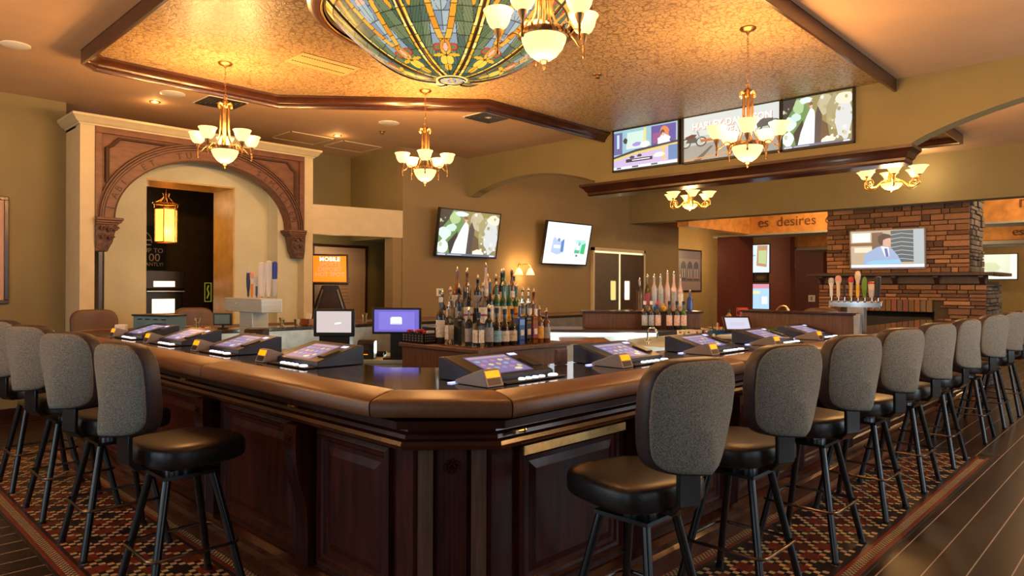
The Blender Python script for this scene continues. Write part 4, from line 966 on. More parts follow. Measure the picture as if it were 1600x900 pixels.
# ================================================================ BACK BAR STATIONS
t = thing('bottle_island', 'brown wood island with stepped shelves holding the liquor bottles', 'bar cabinet', (3.14, 3.34, 0))
MB().b(0, .93, 0, .82, 0, 1.05).mk('carcass', 'island', t, smooth=0, bevel=.004); MB().b(-.02, .95, -.02, .84, 1.05, 1.08).mk('worktop', 'island', t, bevel=.005)
MB().b(.17, .88, .17, .80, 1.08, 1.19).mk('step', 'black', t, bevel=.003); MB().b(.33, .88, .33, .80, 1.19, 1.30).mk('step', 'black', t, bevel=.003)
BK = {}
def bottle(kind, glassm, capm, labelc, loc, lb, h=.30, r_=.037, spout=True, group='liquor bottles on the stepped island', lab2=None, rz=0, cat='bottle'):
    key = (kind, glassm, capm, labelc, h, r_, spout, lab2)
    if key in BK:
        o = dup(BK[key], loc, rz, lb, group); return o
    t = thing('bottle', lb, cat, loc, rz, group)
    H = {'round': [(.9, 0), (1, .01), (1, .62), (.92, .68), (.5, .76), (.36, .80), (.34, .93), (.4, .94), (.4, 1)],
         'wine': [(.95, 0), (1, .01), (1, .58), (.85, .66), (.45, .74), (.38, .78), (.37, 1)],
         'square': [(.98, 0), (1, .01), (1, .66), (.9, .70), (.5, .74), (.36, .78), (.36, 1)],
         'tall': [(.9, 0), (.95, .01), (.95, .5), (.9, .6), (.5, .72), (.36, .80), (.33, 1)],
         'squat': [(.9, 0), (1.2, .05), (1.3, .3), (1.2, .5), (.8, .62), (.42, .70), (.38, .85), (.38, 1)]}[kind]
    n = 4 if kind == 'square' else 16; b = MB()
    T = Matrix.Rotation(R(45), 3, 'Z') if n == 4 else None; k4 = 1.32 if n == 4 else 1
    b.lathe([(a*r_*k4 if (n == 4 and z < .72) else a*r_, z*h) for a, z in H], n=n, T=T); body_ = b.mk('glass_body', glassm, t, bevel=.003 if n == 4 else 0)
    if labelc:
        z0, z1 = (.14, .52) if kind != 'squat' else (.12, .42); rr = r_*(1.0 if kind != 'squat' else 1.28)+.0008
        if n == 4: b = MB().b(-r_*.8, r_*.8, -r_*.955, -r_*.90, z0*h, z1*h).b(-r_*.955, -r_*.90, -r_*.8, r_*.8, z0*h, z1*h)
        else: b = MB().lathe([(rr*(.97 if kind == 'tall' else 1), z0*h), (rr*(.97 if kind == 'tall' else 1), z1*h)], n=18, cap=False)
        if labelc not in M: M[labelc[0]] = mat(labelc[0], labelc[1], .5, var=.3, scale=60)
        lo = b.mk('paper_label', M[labelc[0]], t)
        if lab2:
            if lab2[0] not in M: M[lab2[0]] = mat(lab2[0], lab2[1], .5)
            b = MB().lathe([(rr+.0008, (z0+.17)*h), (rr+.0008, (z0+.22)*h)], n=18, cap=False) if n != 4 else MB().b(-r_*.6, r_*.6, -r_*.97, -r_*.95, (z0+.1)*h, (z0+.25)*h)
            b.mk('label_band', M[lab2[0]], lo)
    if spout: MB().lathe([(.012, h), (.013, h+.008), (.009, h+.012), (.006, h+.022), (.003, h+.036)], n=10).mk('pour_spout', 'chrome', t)
    else: MB().lathe([(.0155, h-.03), (.016, h+.004), (.012, h+.008)], n=12).mk('cap', capm, t)
    index(t); BK[key] = t; return t
WH = ('ivory_label', (.72, .68, .58)); YL = ('amber_label', (.80, .42, .04)); BKL = ('black_label', (.02, .02, .02)); BL = ('blue_label', (.03, .12, .40)); CR = ('cream_label', (.62, .52, .36)); RL = ('red_label', (.30, .05, .09)); GY = ('grey_label', (.35, .36, .38)); TL_ = ('teal_label', (.25, .5, .62)); PK = ('pale_pink_label', (.75, .5, .42))
row1 = [((3.24, 3.743), 'square', 'clear_glass', WH, 'slim bottle with a tall white label at the left end of the front row', .27, .030, None), ((3.24, 3.633), 'square', 'clear_glass', None, 'plain clear square bottle, second from left in the front row', .27, .036, None),
 ((3.24, 3.534), 'round', 'clear_glass', GY, 'clear round bottle with a grey figure label in the front row', .24, .034, None), ((3.24, 3.44), 'square', 'clear_glass', WH, 'short clear square bottle at the island corner', .23, .038, None),
 ((3.325, 3.42), 'round', 'dark_glass', GY, 'dark bottle with silver band just right of the island corner', .26, .036, None), ((3.415, 3.42), 'squat', 'dark_glass', TL_, 'dark round-shouldered bottle with a pale blue oval label', .26, .032, None),
 ((3.51, 3.42), 'squat', 'dark_glass', WH, 'dark round-shouldered bottle with a white oval label', .25, .032, None), ((3.605, 3.42), 'squat', 'dark_glass', CR, 'dark round-shouldered bottle with a cream oval label', .25, .032, None),
 ((3.695, 3.42), 'square', 'blue_glass', BL, 'square blue bottle with a blue label in the front row', .27, .036, WH), ((3.785, 3.42), 'square', 'dark_glass', BKL, 'tall square whisky bottle with a slanted black and gold label', .28, .034, CR),
 ((3.87, 3.42), 'square', 'amber_glass', RL, 'tall square whisky bottle with a slanted red label', .28, .034, WH), ((3.955, 3.42), 'round', 'amber_glass', YL, 'amber bourbon bottle near the right end of the front row', .24, .038, None), ((4.05, 3.42), 'round', 'amber_glass', GY, 'short amber bottle at the right end of the front row', .22, .036, None)]
row2 = [((3.41, 3.998), 'wine', 'dark_glass', WH, 'dark bottle at the far left end behind the front row', .24, .034, None), ((3.40, 3.90), 'round', 'clear_glass', CR, 'clear bottle behind the slim white-labelled bottle', .27, .034, None), ((3.40, 3.80), 'round', 'dark_glass', GY, 'dark bottle second from left on the lower step', .29, .036, None),
 ((3.40, 3.70), 'round', 'clear_glass', WH, 'clear bottle with a purple ring on its white label on the lower step', .30, .038, RL), ((3.46, 3.60), 'round', 'clear_glass', WH, 'white-labelled gin bottle on the lower step', .30, .036, RL), ((3.545, 3.60), 'wine', 'dark_glass', WH, 'dark bottle with an arched white label on the lower step', .33, .032, None),
 ((3.625, 3.60), 'wine', 'green_glass', CR, 'green-black bottle with a cream label on the lower step', .31, .036, None), ((3.71, 3.60), 'wine', 'green_glass', WH, 'green-black bottle with an ivory label on the lower step', .31, .036, None), ((3.79, 3.60), 'wine', 'green_glass', YL, 'green bottle with a large yellow label, left of its twin', .31, .036, None),
 ((3.88, 3.60), 'wine', 'green_glass', YL, 'green bottle with a large yellow label, right of its twin', .30, .036, RL), ((3.965, 3.60), 'round', 'clear_glass', GY, 'clear bottle with crossed gold ribbon on the lower step', .27, .036, YL), ((4.045, 3.60), 'round', 'clear_glass', WH, 'clear bottle with white label near the right of the lower step', .27, .034, None), ((4.115, 3.60), 'round', 'amber_glass', WH, 'amber bottle at the right end of the lower step', .26, .034, None)]
row3 = [((3.56, 3.97), 'squat', 'amber_glass', WH, 'large amber bottle with a round white emblem at the left of the top step', .31, .036, None), ((3.56, 3.86), 'round', 'amber_glass', BKL, 'amber bottle with a black collar on the top step', .30, .034, None), ((3.58, 3.76), 'round', 'dark_glass', GY, 'dark bottle third from left on the top step', .25, .034, None),
 ((3.68, 3.76), 'tall', 'pink_glass', WH, 'tallest bottle on the top step, with a red and white neck', .34, .030, RL), ((3.75, 3.80), 'round', 'gold_glass', WH, 'golden bottle right of the tallest one', .26, .030, None), ((3.81, 3.76), 'round', 'amber_glass', WH, 'amber bottle in the middle of the top step', .26, .032, None), ((3.885, 3.76), 'round', 'dark_glass', WH, 'dark bottle with a silver-black neck on the top step', .30, .032, None),
 ((3.955, 3.82), 'round', 'amber_glass', CR, 'amber bottle behind the yellow-labelled pair', .26, .034, None), ((4.02, 3.76), 'round', 'amber_glass', WH, 'amber bottle with a red collar below the wall light', .31, .032, RL), ((4.09, 3.80), 'wine', 'green_glass', YL, 'green bottle with a dark cap at the right of the top step', .27, .034, None)]
for rows, z in ((row1, 1.0805), (row2, 1.1905), (row3, 1.3005)):
    for k_, (p, kd, gl, lc, lb, h, r_, l2) in enumerate(rows):
        sp = not (z < 1.1 and k_ in (1, 3, 5, 6, 7)) and 'dark cap' not in lb
        bottle(kd, gl, 'black', lc, (3.30+(p[0]-3.30)*.83 if p[0] > 3.30 else p[0], p[1], z), lb, h, r_*.84, sp, lab2=l2)
bottle('round', 'green_glass', 'black', None, (4.0, 3.95, 1.3005), 'dark green bottle set behind the others at the right end', .31, .032, True)
bottle('wine', 'dark_glass', 'white', WH, (3.26, 3.86, 1.0805), 'wine bottle with a pale capsule at the far left of the island', .33, .035, False)

# wine peninsula
PR = Matrix.Rotation(R(-46.05), 3, 'Z')
t = thing('back_counter', 'low dark wood back counter with a rounded end, holding the wine bottles', 'counter', (6.36, 4.00, 0), R(-46.05))
prf = [(-2.4, -.17), (.46, -.17), (.55, -.12), (.60, -.02), (.60, .12), (.52, .40), (-2.4, .40)]
MB().prism(prf, 1.02, 1.05, 'z').mk('worktop', 'walnut', t, bevel=.006); MB().b(.02, .30, -.05, .36, 0, 1.02).b(-.7, .02, .02, .36, 0, .96).mk('carcass', 'island', t, smooth=0); MB().b(-2.3, -.7, .1, .36, 0, .90).b(-.66, -.05, -.02, .02, .30, .72).mk('refrigerator_front', 'steeld', t, smooth=0)
MB().b(-1.75, -.02, -.15, -.13, .985, 1.015).mk('shelf_light', 'coolstrip', t, smooth=0); MB().b(-1.8, -.0, -.12, .02, .0, 1.0).mk('stainless_front', 'steel', t, smooth=0)
t = thing('bottle_riser', 'dark wood riser box behind the wine bottles, clear spirits standing on it', 'riser', (6.36, 4.00, 1.0505), R(-46.05))
MB().b(-.75, .50, .08, .34, 0, .165).mk('box', 'island', t, bevel=.003); MB().b(-.77, .52, .06, .36, .165, .185).mk('top', 'walnut', t, bevel=.003)
def onp(x, y, z): 
    v = PR @ Vector((x, y, 0)); return (6.36+v.x, 4.00+v.y, z)
wl = [(-.135, 'wine', 'dark_glass', GY, 'leftmost wine bottle on the back counter, grey label'), (-.065, 'wine', 'dark_glass', GY, 'second wine bottle from the left, grey label'), (.005, 'wine', 'dark_glass', PK, 'third wine bottle from the left, first with a pink label'), (.125, 'wine', 'dark_glass', PK, 'fourth wine bottle from the left, pink label'), (.205, 'wine', 'dark_glass', PK, 'fifth wine bottle from the left, pink label'), (.275, 'wine', 'green_glass', PK, 'rightmost wine bottle with a green neck')]
for (x, kd, gl, lc, lb) in wl: bottle(kd, gl, 'white' if x < 0 else 'red' if x < .1 else 'black', lc, onp(x, -.07, 1.0505), lb, .29, .031, False, 'wine bottles on the back counter', rz=R(-46))
cl = [(-.14, 'round', 'clear_glass', None, 'clear bottle at the left end of the riser', .33), (-.055, 'tall', 'clear_glass', RL, 'clear bottle with a red patterned label on the riser', .37), (.02, 'round', 'silver_bottle', None, 'first silver bottle on the riser', .37), (.09, 'round', 'silver_bottle', GY, 'second silver bottle on the riser, with a grey label', .37), (.165, 'tall', 'pink_glass', None, 'left of the two tall frosted bottles on the riser', .41), (.235, 'tall', 'pink_glass', GY, 'right of the two tall frosted bottles on the riser', .40), (.305, 'tall', 'pink_glass', WH, 'frosted bottle with an orange collar on the riser', .36), (.41, 'round', 'blue_glass', None, 'short blue bottle at the right end of the riser', .20)]
for (x, kd, gl, lc, lb, h) in cl: bottle(kd, gl, 'black', lc, onp(x, .20, 1.236), lb, h, .033, True, 'clear spirits on the riser', rz=R(-46))
for (x, m_, lb) in ((.03, 'blue', 'small round blue bottle in front of the silver bottles'), (.105, 'yellow', 'small round orange bottle in front of the silver bottles')):
    o = MB().lathe([(.02, 0), (.032, .02), (.032, .045), (.012, .06), (.011, .085)], n=14).mk('miniature_bottle', m_, smooth=50, loc=onp(x, .12, 1.236)); tag(o, lb, 'bottle', 'clear spirits on the riser')

# screens at the stations
def counterbox(name, label, loc, rz, w, d, h, m='steel', cat='counter'):
    t = thing(name, label, cat, loc, rz); MB().b(-w/2, w/2, 0, d, 0, h-.03).mk('body', m, t, smooth=0); MB().b(-w/2-.01, w/2+.01, -.01, d+.01, h-.03, h).mk('worktop', 'steel', t, bevel=.004); return t
RZ = R(-46.05)
counterbox('service_station', 'stainless steel service station under the two order screens', (2.96, 4.57, 0), RZ, .84, .55, .93)
t = thing('order_screen', 'order screen with a purple display beside the liquor bottles', 'monitor', (3.215, 4.335, .9305), RZ)
MB().b(-.19, .19, .015, .04, .195, .40).mk('housing', 'black', t, bevel=.006); MB().b(-.05, .05, .02, .06, .0, .22).b(-.10, .10, -.02, .12, 0, .015).mk('stand', 'black', t, bevel=.004)
picture(t, [((.16, .12, .55), rect(0, 0, 1, 1)), ((.22, .18, .68), rect(.1, .1, .9, .9)), ((.85, .85, .95), [(.36, .34), (.36, .64), (.4, .68), (.58, .68), (.62, .64), (.62, .34)]), ((.5, .5, .8), rect(.4, .37, .6, .39))], .345, .17, 'display', y=.0).location = (0, .013, .298)
t = thing('order_screen', 'order screen with a pinkish-white display on a black register stand', 'monitor', (2.90, 4.72, .9305), RZ)
MB().b(-.16, .16, .02, .05, .17, .385).mk('housing', 'black', t, bevel=.006); MB().b(-.12, .12, .03, .15, .0, .18).b(-.16, .16, -.06, .15, 0, .05).b(-.06, .06, -.03, .04, .05, .12).mk('stand', 'black', t, bevel=.006)
picture(t, [((.62, .52, .50), rect(0, 0, 1, 1)), ((.85, .85, .85), [(.5, .38), (.52, .46), (.7, .5), (.72, .42), (.6, .38)])], .27, .165, 'display', y=.0).location = (0, .018, .285)
def pb(name, label, cat, loc, dims, m, rz=RZ, bev=.006, group=None):   # small bevelled thing on a base
    o = MB().b(-dims[0]/2, dims[0]/2, -dims[1]/2, dims[1]/2, 0, dims[2]).mk(name, m, bevel=bev, loc=loc); o.rotation_euler = (0, 0, rz); return tag(o, label, cat, group)
t = thing('card_printer', 'black receipt printer with a glowing white slot, left of the register', 'printer', (2.44, 5.06, .9905), RZ)
MB().prism([(-.06, 0), (-.06, .15), (-.035, .18), (.08, .18), (.08, 0)], -.075, .075, 'x').mk('housing', 'black', t, bevel=.008); MB().b(-.04, .02, -.064, -.058, .085, .105).mk('lit_slot', 'btn', t, bevel=.003); MB().b(-.03, .02, -.063, -.058, .135, .145).mk('badge', 'white', t, smooth=0)
counterbox('under_counter_bin', 'stainless bin behind the left counter below the black printer', (2.40, 5.02, 0), RZ, .36, .30, .99)
t = thing('receipt_printer', 'black receipt printer between the two order screens', 'printer', (3.10, 4.56, .9305), RZ)
MB().prism([(-.06, 0), (-.06, .12), (-.03, .145), (.07, .145), (.07, 0)], -.065, .065, 'x').mk('housing', 'black', t, bevel=.008); MB().b(-.03, .03, -.063, -.058, .07, .105).mk('paper_slot', 'darkroom', t, smooth=0); MB().b(-.02, .02, -.064, -.058, .035, .040).mk('indicator', 'amberlit', t, smooth=0)
for (x, y, z, lb) in ((2.47, 5.13, 0, ''),): pass
for i, (p, z, lb) in enumerate((((2.55, 5.28), 1.0695, ''),)): pass
def glassware(loc, lb, n=3, group='glasses on the back bar', r_=.03, h=.07):
    o = MB()
    for k_ in range(n): o.lathe([(r_*.75, k_*.022), (r_, k_*.022+h)], n=14, cap=False).lathe([(r_*.75, k_*.022+.002), (0, k_*.022+.002)], n=14, cap=False)
    o = o.mk('glass', 'silver_bottle' if 0 else 'clear_glass', smooth=40, loc=loc); return tag(o, lb, 'glass', group)
# crate and cups
t = thing('straw_caddy', 'black perforated caddy of red and white packets left of the bottles', 'caddy', (3.21, 4.03, 1.0805), 0)
MB().b(-.075, .075, -.13, .13, 0, .006).b(-.075, -.07, -.13, .13, 0, .075).b(.07, .075, -.13, .13, 0, .075).b(-.075, .075, -.13, -.125, 0, .075).b(-.075, .075, .125, .13, 0, .075).mk('tray', 'black', t, smooth=0)
b = MB()
for i in range(7):
    for j in range(3): b.box((-.0762, -.11+i*.036, .02+j*.018), (.002, .012, .008)); b.box((-.06+i*.02, -.1312, .02+j*.018), (.010, .002, .008))
b.mk('perforations', 'grey', t, smooth=0)
for i in range(8): MB().box((random.uniform(-.05, .05), -.10+i*.028, .08+random.uniform(0, .012)), (.06, .02, .02), Matrix.Rotation(random.uniform(-.5, .5), 3, 'Z')).mk('packet', 'red' if i % 3 else 'white', t, bevel=.003)
# blue printer at the far left counter
t = thing('ticket_printer', 'slate blue metal ticket printer with vent slots on the far left counter', 'printer', (2.14, 6.42, 1.0695), RZ-.35)
MB().b(-.20, .20, 0, .2, .045, .16).b(-.17, .20, .01, .2, 0, .05).mk('housing', 'slate', t, bevel=.008); MB().b(-.21, .21, -.01, .2, .155, .17).mk('lid', 'black', t, bevel=.004)
for i in range(4): MB().prism([(-.15+i*.09, .125), (-.09+i*.09, .125), (-.10+i*.09, .135), (-.14+i*.09, .135)], -.004, .004, 'y').mk('vent_slot', 'black', t, smooth=0)
pb('card_reader', 'small white card reader beside the blue ticket printer', 'card reader', (1.93, 6.48, 1.0695), (.09, .05, .09), 'white')
t = thing('condiment_caddy', 'small caddy of sugar packets and shakers in front of the steel beer tower', 'caddy', (2.43, 5.95, 1.0695), RZ)
MB().b(-.07, .07, -.04, .04, 0, .015).mk('tray', 'black', t, bevel=.003)
for i, (m_, x) in enumerate((('red', -.012), ('paper', .004), ('yellow', .02))): MB().box((x, 0, .045), (.012, .05, .055), Matrix.Rotation(.2*(i-1), 3, 'Y')).mk('sugar_packet', m_, t, smooth=0)
for x in (-.055, .055): MB().lathe([(.015, .015), (.016, .05), (.010, .06), (.009, .07)], (x, 0, 0), 12).mk('shaker', 'white' if x < 0 else 'bronze', t)
# ice bin, sink faucet, blue caddy
t = thing('ice_bin', 'pale stainless ice bin with an orange-edged lid right of the bottle island', 'ice bin', (5.0, 3.88, 0), RZ)
MB().b(-.20, .20, 0, .4, 0, .98).mk('body', 'steel', t, bevel=.006); MB().b(-.22, .22, -.02, .42, .98, 1.005).mk('lid', 'chairw', t, bevel=.004)
t = thing('sink_station', 'stainless sink station behind the right-hand counter', 'sink', (5.0, 2.93, 0), 0)
MB().b(.18, 1.34, .1, .60, 0, .97).mk('body', 'steel', t, smooth=0); MB().b(.17, 1.35, .59, .62, .98, 1.03).b(.17, 1.35, .08, .62, .95, .98).mk('worktop', 'steel', t, bevel=.004)
t = thing('faucet', 'chrome gooseneck faucet standing at the sink station', 'faucet', (5.36, 3.46, .9805), 0)
MB().tube([(0, 0, 0), (0, 0, .10)]+[(0, -.05+.05*math.cos(w*PI/8), .10+.05*math.sin(w*PI/8)) for w in range(1, 9)]+[(0, -.10, .06)], .008, 10).mk('spout', 'chrome', t); MB().tube([(-.05, 0, .03), (.05, 0, .03)], .008, 8).lathe([(.02, 0), (.018, .01), (.012, .03)], n=12).mk('valve', 'chrome', t)
t = thing('bar_caddy', 'bright blue plastic caddy of straws and napkins on the sink station', 'caddy', (6.27, 3.17, .9805), RZ)
MB().b(-.13, .13, -.06, .06, 0, .012).b(-.13, .13, -.06, -.052, 0, .10).b(-.13, .13, .052, .06, 0, .10).b(-.13, -.122, -.06, .06, 0, .10).b(.122, .13, -.06, .06, 0, .10).b(-.01, .0, -.06, .06, 0, .10).mk('box', 'blue', t, smooth=0)
for i in range(9): MB().tube([(-.1+i*.025, random.uniform(-.03, .03), .01), (-.1+i*.025+random.uniform(-.03, .03), random.uniform(-.03, .03), .17)], .005, 6).mk('straw', ('black', 'white', 'red')[i % 3], t)
for i in range(5):
    o = MB().lathe([(.018, 0), (.019, .06), (.009, .075), (.009, .085)], n=12).mk('mixer_bottle', 'white', smooth=40, loc=(5.76+i*.056, 3.36-i*.056, .9805))
    c = MB().lathe([(.011, .084), (.011, .10)], n=10).mk('cap', ('gold_glass', 'greencap', 'red', 'red', 'black')[i], o); tag(o, 'small mixer bottle with a %s cap, %s in the row beside the blue caddy' % (('tan', 'green', 'bright red', 'dark red', 'black')[i], ('first', 'second', 'third', 'fourth', 'last')[i]), 'bottle', 'mixer bottles at the sink station')
for i in range(6):
    o = MB().lathe([(.03, .0), (.04, .10)], n=16, cap=False).lathe([(.03, .001), (0, .001)], n=16, cap=False).mk('paper_cup', 'paper', smooth=40, loc=(5.92+.085*(i % 3), 3.36+.085*(i//3), .9805)); tag(o, 'white cup in the cluster behind the mixer bottles', 'cup', 'white cups at the sink station')
# counter behind with condiments, light under it
t = thing('rear_service_counter', 'lit service counter with a pale top holding condiments, left of the divider screen', 'counter', (7.33, 3.13, 0), RZ)
MB().b(-.62, .38, -.08, .32, 0, 1.02).mk('body', 'steeld', t, smooth=0); MB().b(-.64, .40, -.10, .34, 1.02, 1.05).mk('worktop', 'mustard', t, bevel=.004); MB().b(-.60, .36, -.115, -.09, .99, 1.005).mk('under_light', 'coolstrip', t, smooth=0)
for (x, y, kd, gl, h, lb) in ((7.061, 3.524, 'round', 'gold_glass', .20, 'condiment bottle with a yellow band at the left of the rear service counter'), (7.116, 3.438, 'round', 'clear_glass', .18, 'clear dispenser beside the yellow-banded bottle'), (7.171, 3.352, 'round', 'amber_glass', .18, 'amber sauce bottle in front of the red box'), (7.213, 3.295, 'round', 'silver_bottle', .13, 'small white bottle in front of the cardboard box')):
    bottle(kd, gl, 'black', None, (x, y, 1.0505), lb, h, .035, False, 'condiments on the rear service counter')
pb('red_box', 'red box standing at the back of the rear service counter', 'box', (7.294, 3.484, 1.0505), (.10, .10, .22), 'red'); pb('cardboard_box', 'tan cardboard box on the rear service counter', 'box', (7.418, 3.326, 1.0505), (.22, .12, .14), 'chairw'); pb('folded_towel', 'pale folded towel on the rear service counter', 'towel', (7.513, 3.084, 1.0505), (.22, .15, .03), 'white')
# card stand, binder, hose by the divider screen
t = thing('display_tablet', 'slanted tablet with a pale screen leaning before the divider screen', 'tablet', (6.05, 2.72, 1.0), RZ); 
MB().b(-.13, .13, 0, .02, 0, .17).mk('housing', 'walnut', t, bevel=.004); picture(t, [((.62, .62, .75), rect(0, 0, 1, 1)), ((.45, .45, .62), rect(.2, .5, .8, .54)), ((.45, .45, .62), rect(.2, .35, .8, .39))], .22, .13, 'display', y=-.001).location = (0, 0, .085)
t.rotation_euler = (Matrix.Rotation(RZ, 3, 'Z') @ Matrix.Rotation(R(-38), 3, 'X')).to_euler(); t.location = (6.12, 2.95, 1.09)
counterbox('cross_counter', 'dark cross counter joining the right-hand bar before the divider screen', (6.04, 2.535, 0), 0, .58, .44, 1.068, 'island')
t = thing('ring_binder', 'green ring binder lying on papers before the divider screen', 'binder', (6.18, 2.64, CT), PI/2)
MB().b(-.15, .15, -.12, .12, .008, .035).mk('papers', 'paper', t, smooth=0); MB().box((0, 0, .046), (.33, .26, .006), Matrix.Rotation(.06, 3, 'Y')).b(-.165, .165, -.13, .13, 0, .007).mk('cover', 'green', t, bevel=.002)
t = thing('soda_gun_hose', 'curved brass-coloured hose loop behind the divider screen', 'hose', (6.62, 2.75, 1.05), RZ)
MB().tube([(-.07, 0, 0)]+[(-.07*math.cos(w*PI/10), 0, .18+.09*math.sin(w*PI/10)) for w in range(0, 11)]+[(.07, 0, .05)], .009, 8).mk('hose', 'brass', t); MB().lathe([(.05, 0), (.05, .01), (.02, .02)], n=16).mk('base', 'black', t)
# small clutter on the right counter by the second machine
pb('menu_card', 'small patterned card standing behind the second right-hand gaming machine', 'card', (2.92, 2.44, CT), (.09, .02, .085), 'capital', 0, .002)
pb('napkin_holder', 'stainless napkin tray beside the condiment caddy', 'tray', (2.26, 5.2 if 0 else 5.55, CT), (.20, .12, .03), 'steel')
o = MB().b(-.02, .02, -.02, .02, 0, .02).b(-.014, .014, -.014, .014, .02, .05).mk('salt_shaker', 'white', bevel=.004, loc=(2.96, 3.20, 1.02)) if 0 else None

# ================================================================ THINGS ON WALLS, DOOR, CORRIDOR
t = thing('framed_poster', 'framed dark pink print on the left wall, cut by the picture edge', 'picture', (1.13, 8.97, 1.86))
MB().b(-.45, .45, 0, .03, -.57, -.53).b(-.45, .45, 0, .03, .53, .57).b(-.45, -.41, 0, .03, -.53, .53).b(.41, .45, 0, .03, -.53, .53).mk('frame', 'walnut', t, bevel=.006)
picture(t, clampi([((.45, .28, .20), rect(0, 0, 1, 1)), ((.12, .12, .2), rect(.06, .05, .93, .95)), ((.30, .15, .14), [(.2, .3), (.3, .9), (.9, .9), (.8, .5)]), ((.25, .3, .4), [(.4, .1), (.5, .5), (.9, .6), (.9, .1)]), ((.6, .5, .4), blob(.85, .7, .03, .05)), ((.5, .55, .6), blob(.8, .3, .05, .06))]), .84, 1.08, 'print', y=.012, m='col')
t = thing('framed_poster', 'tall framed poster with printed text on the alcove wall', 'picture', (6.0, 9.55, 1.42))
MB().b(-.50, .50, 0, .03, -.72, -.68).b(-.50, .50, 0, .03, .68, .72).b(-.50, -.46, 0, .03, -.68, .68).b(.46, .50, 0, .03, -.68, .68).mk('frame', 'walnut', t, bevel=.006)
picture(t, [((.58, .42, .30), rect(0, 0, 1, 1)), ((.62, .47, .36), rect(.1, .05, .9, .95))]+[((.40, .28, .2), rect(.5, .35+.04*i, .5+random.uniform(.1, .2), .36+.04*i)) for i in range(12)], .92, 1.36, 'print', y=.012, m='col')
t = thing('framed_picture', 'framed print of an arched shopfront on the mustard wall', 'picture', (16.2, 9.17, 1.92))
MB().b(-.62, .62, 0, .03, -.55, -.51).b(-.62, .62, 0, .03, .51, .55).b(-.62, -.58, 0, .03, -.51, .51).b(.58, .62, 0, .03, -.51, .51).mk('frame', 'walnut', t, bevel=.006)
it = [((.20, .17, .22), rect(0, 0, 1, 1)), ((.27, .24, .30), rect(.05, .3, .95, .8)), ((.33, .26, .28), rect(0, 0, 1, .22))]
for i in range(3): it += [((.10, .10, .14), rect(.12+.28*i, .25, .34+.28*i, .6)), ((.10, .10, .14), [(.23+.28*i+.11*math.cos(w*PI/8), .6+.14*math.sin(w*PI/8)) for w in range(9)]), ((.38, .36, .42), rect(.15+.28*i, .32, .21+.28*i, .55)), ((.38, .36, .42), rect(.25+.28*i, .32, .31+.28*i, .55))]
it += [((.5, .2, .15), rect(.42, .30, .9, .32))]
picture(t, it, 1.16, 1.02, 'print', y=.012, m='col')
t = thing('thermostat', 'white square thermostat on the khaki wall left of the bottles', 'thermostat', (6.89, 8.2, 1.40))
MB().b(-.065, .065, -.025, 0, -.06, .06).mk('case', 'white', t, bevel=.008); MB().b(-.032, .032, -.028, -.024, -.03, .03).mk('display', 'slate', t, smooth=0)
t = thing('wall_switch', 'brass switch plate on the alcove wall', 'switch', (6.78, 9.58, .98)); MB().b(-.05, .05, -.01, 0, -.06, .06).mk('plate', 'brass', t, bevel=.003); MB().b(-.008, .008, -.02, -.01, -.012, .012).mk('toggle', 'white', t, smooth=0)
t = thing('wall_outlet', 'white outlet plate on the maroon column beside the fireplace', 'outlet', (18.98, 7.15, 1.30 if 0 else 1.38)); t.location = (18.99, 7.1, 1.2)
MB().b(-.012, 0, -.09, .09, -.09, .09).mk('plate', 'white', t, bevel=.004); MB().b(-.016, -.010, -.03, .03, -.05, .05).mk('sockets', 'grey', t, smooth=0)
t = thing('wall_sconce', 'double brass wall light with two glowing amber shades above the bottles', 'wall light', (8.69, 8.2, 1.84))
MB().lathe([(.045, 0), (.04, .015), (.015, .03)], n=16, T=Matrix.Rotation(R(90), 3, 'X')).mk('backplate', 'brass', t)
for s_ in (-1, 1):
    a = MB().tube([(0, -.02, 0), (s_*.05, -.06, .04), (s_*.11, -.10, .04), (s_*.145, -.12, -.0), (s_*.145, -.12, -.03)], .008, 8).mk('arm', 'brass', t)
    MB().lathe([(.02, -.03), (.035, -.05), (.055, -.09), (.075, -.14), (.078, -.145), (.05, -.09), (.03, -.05), (.015, -.035)], (s_*.145, -.12, 0), 20).mk('shade', 'shade', a)
bulb((8.55, 8.02, 1.86), 7, .05); bulb((8.84, 8.02, 1.86), 7, .05); bulb((8.69, 8.05, 1.62), 4, .05)
# double swing door
fr = thing('swing_door', 'left leaf of the dark kitchen swing doors with an oval window', 'door', (11.155, 8.15, 0), 0, 'kitchen swing doors'); 
def leaf(t, w, m, lit, s_):
    o_ = [(-.085, 1.22), (.085, 1.22), (.095, 1.24), (.095, 1.60), (.085, 1.62), (-.085, 1.62), (-.095, 1.60), (-.095, 1.24)]
    cxw = s_*(w/2-.20)
    b = MB(); b.b(-w/2, cxw-.095, 0, .02, 0, 2.16).b(cxw+.095, w/2, 0, .02, 0, 2.16).b(cxw-.095, cxw+.095, 0, .02, 0, 1.22).b(cxw-.095, cxw+.095, 0, .02, 1.62, 2.16); b.mk('leaf', m, t, smooth=0)
    MB().prism([(x+cxw, z) for x, z in o_], .005, .012, 'y').mk('window_pane', lit, t, smooth=0)
    b = MB().tube([(x+cxw, -.004, z) for x, z in o_], .010, 6, closed=True).mk('window_rim', 'steeld', t)
    MB().b(-w/2+.02, w/2-.02, -.004, 0, .05, .35).mk('kick_plate', 'steeld', t, smooth=0)
leaf(fr, .83, 'doorg', 'doorlit2', 1)
f2 = thing('swing_door', 'right leaf of the dark kitchen swing doors, its oval window brightly lit', 'door', (12.065, 8.15, 0), 0, 'kitchen swing doors'); leaf(f2, .83, 'doorw', 'doorlit', -1)
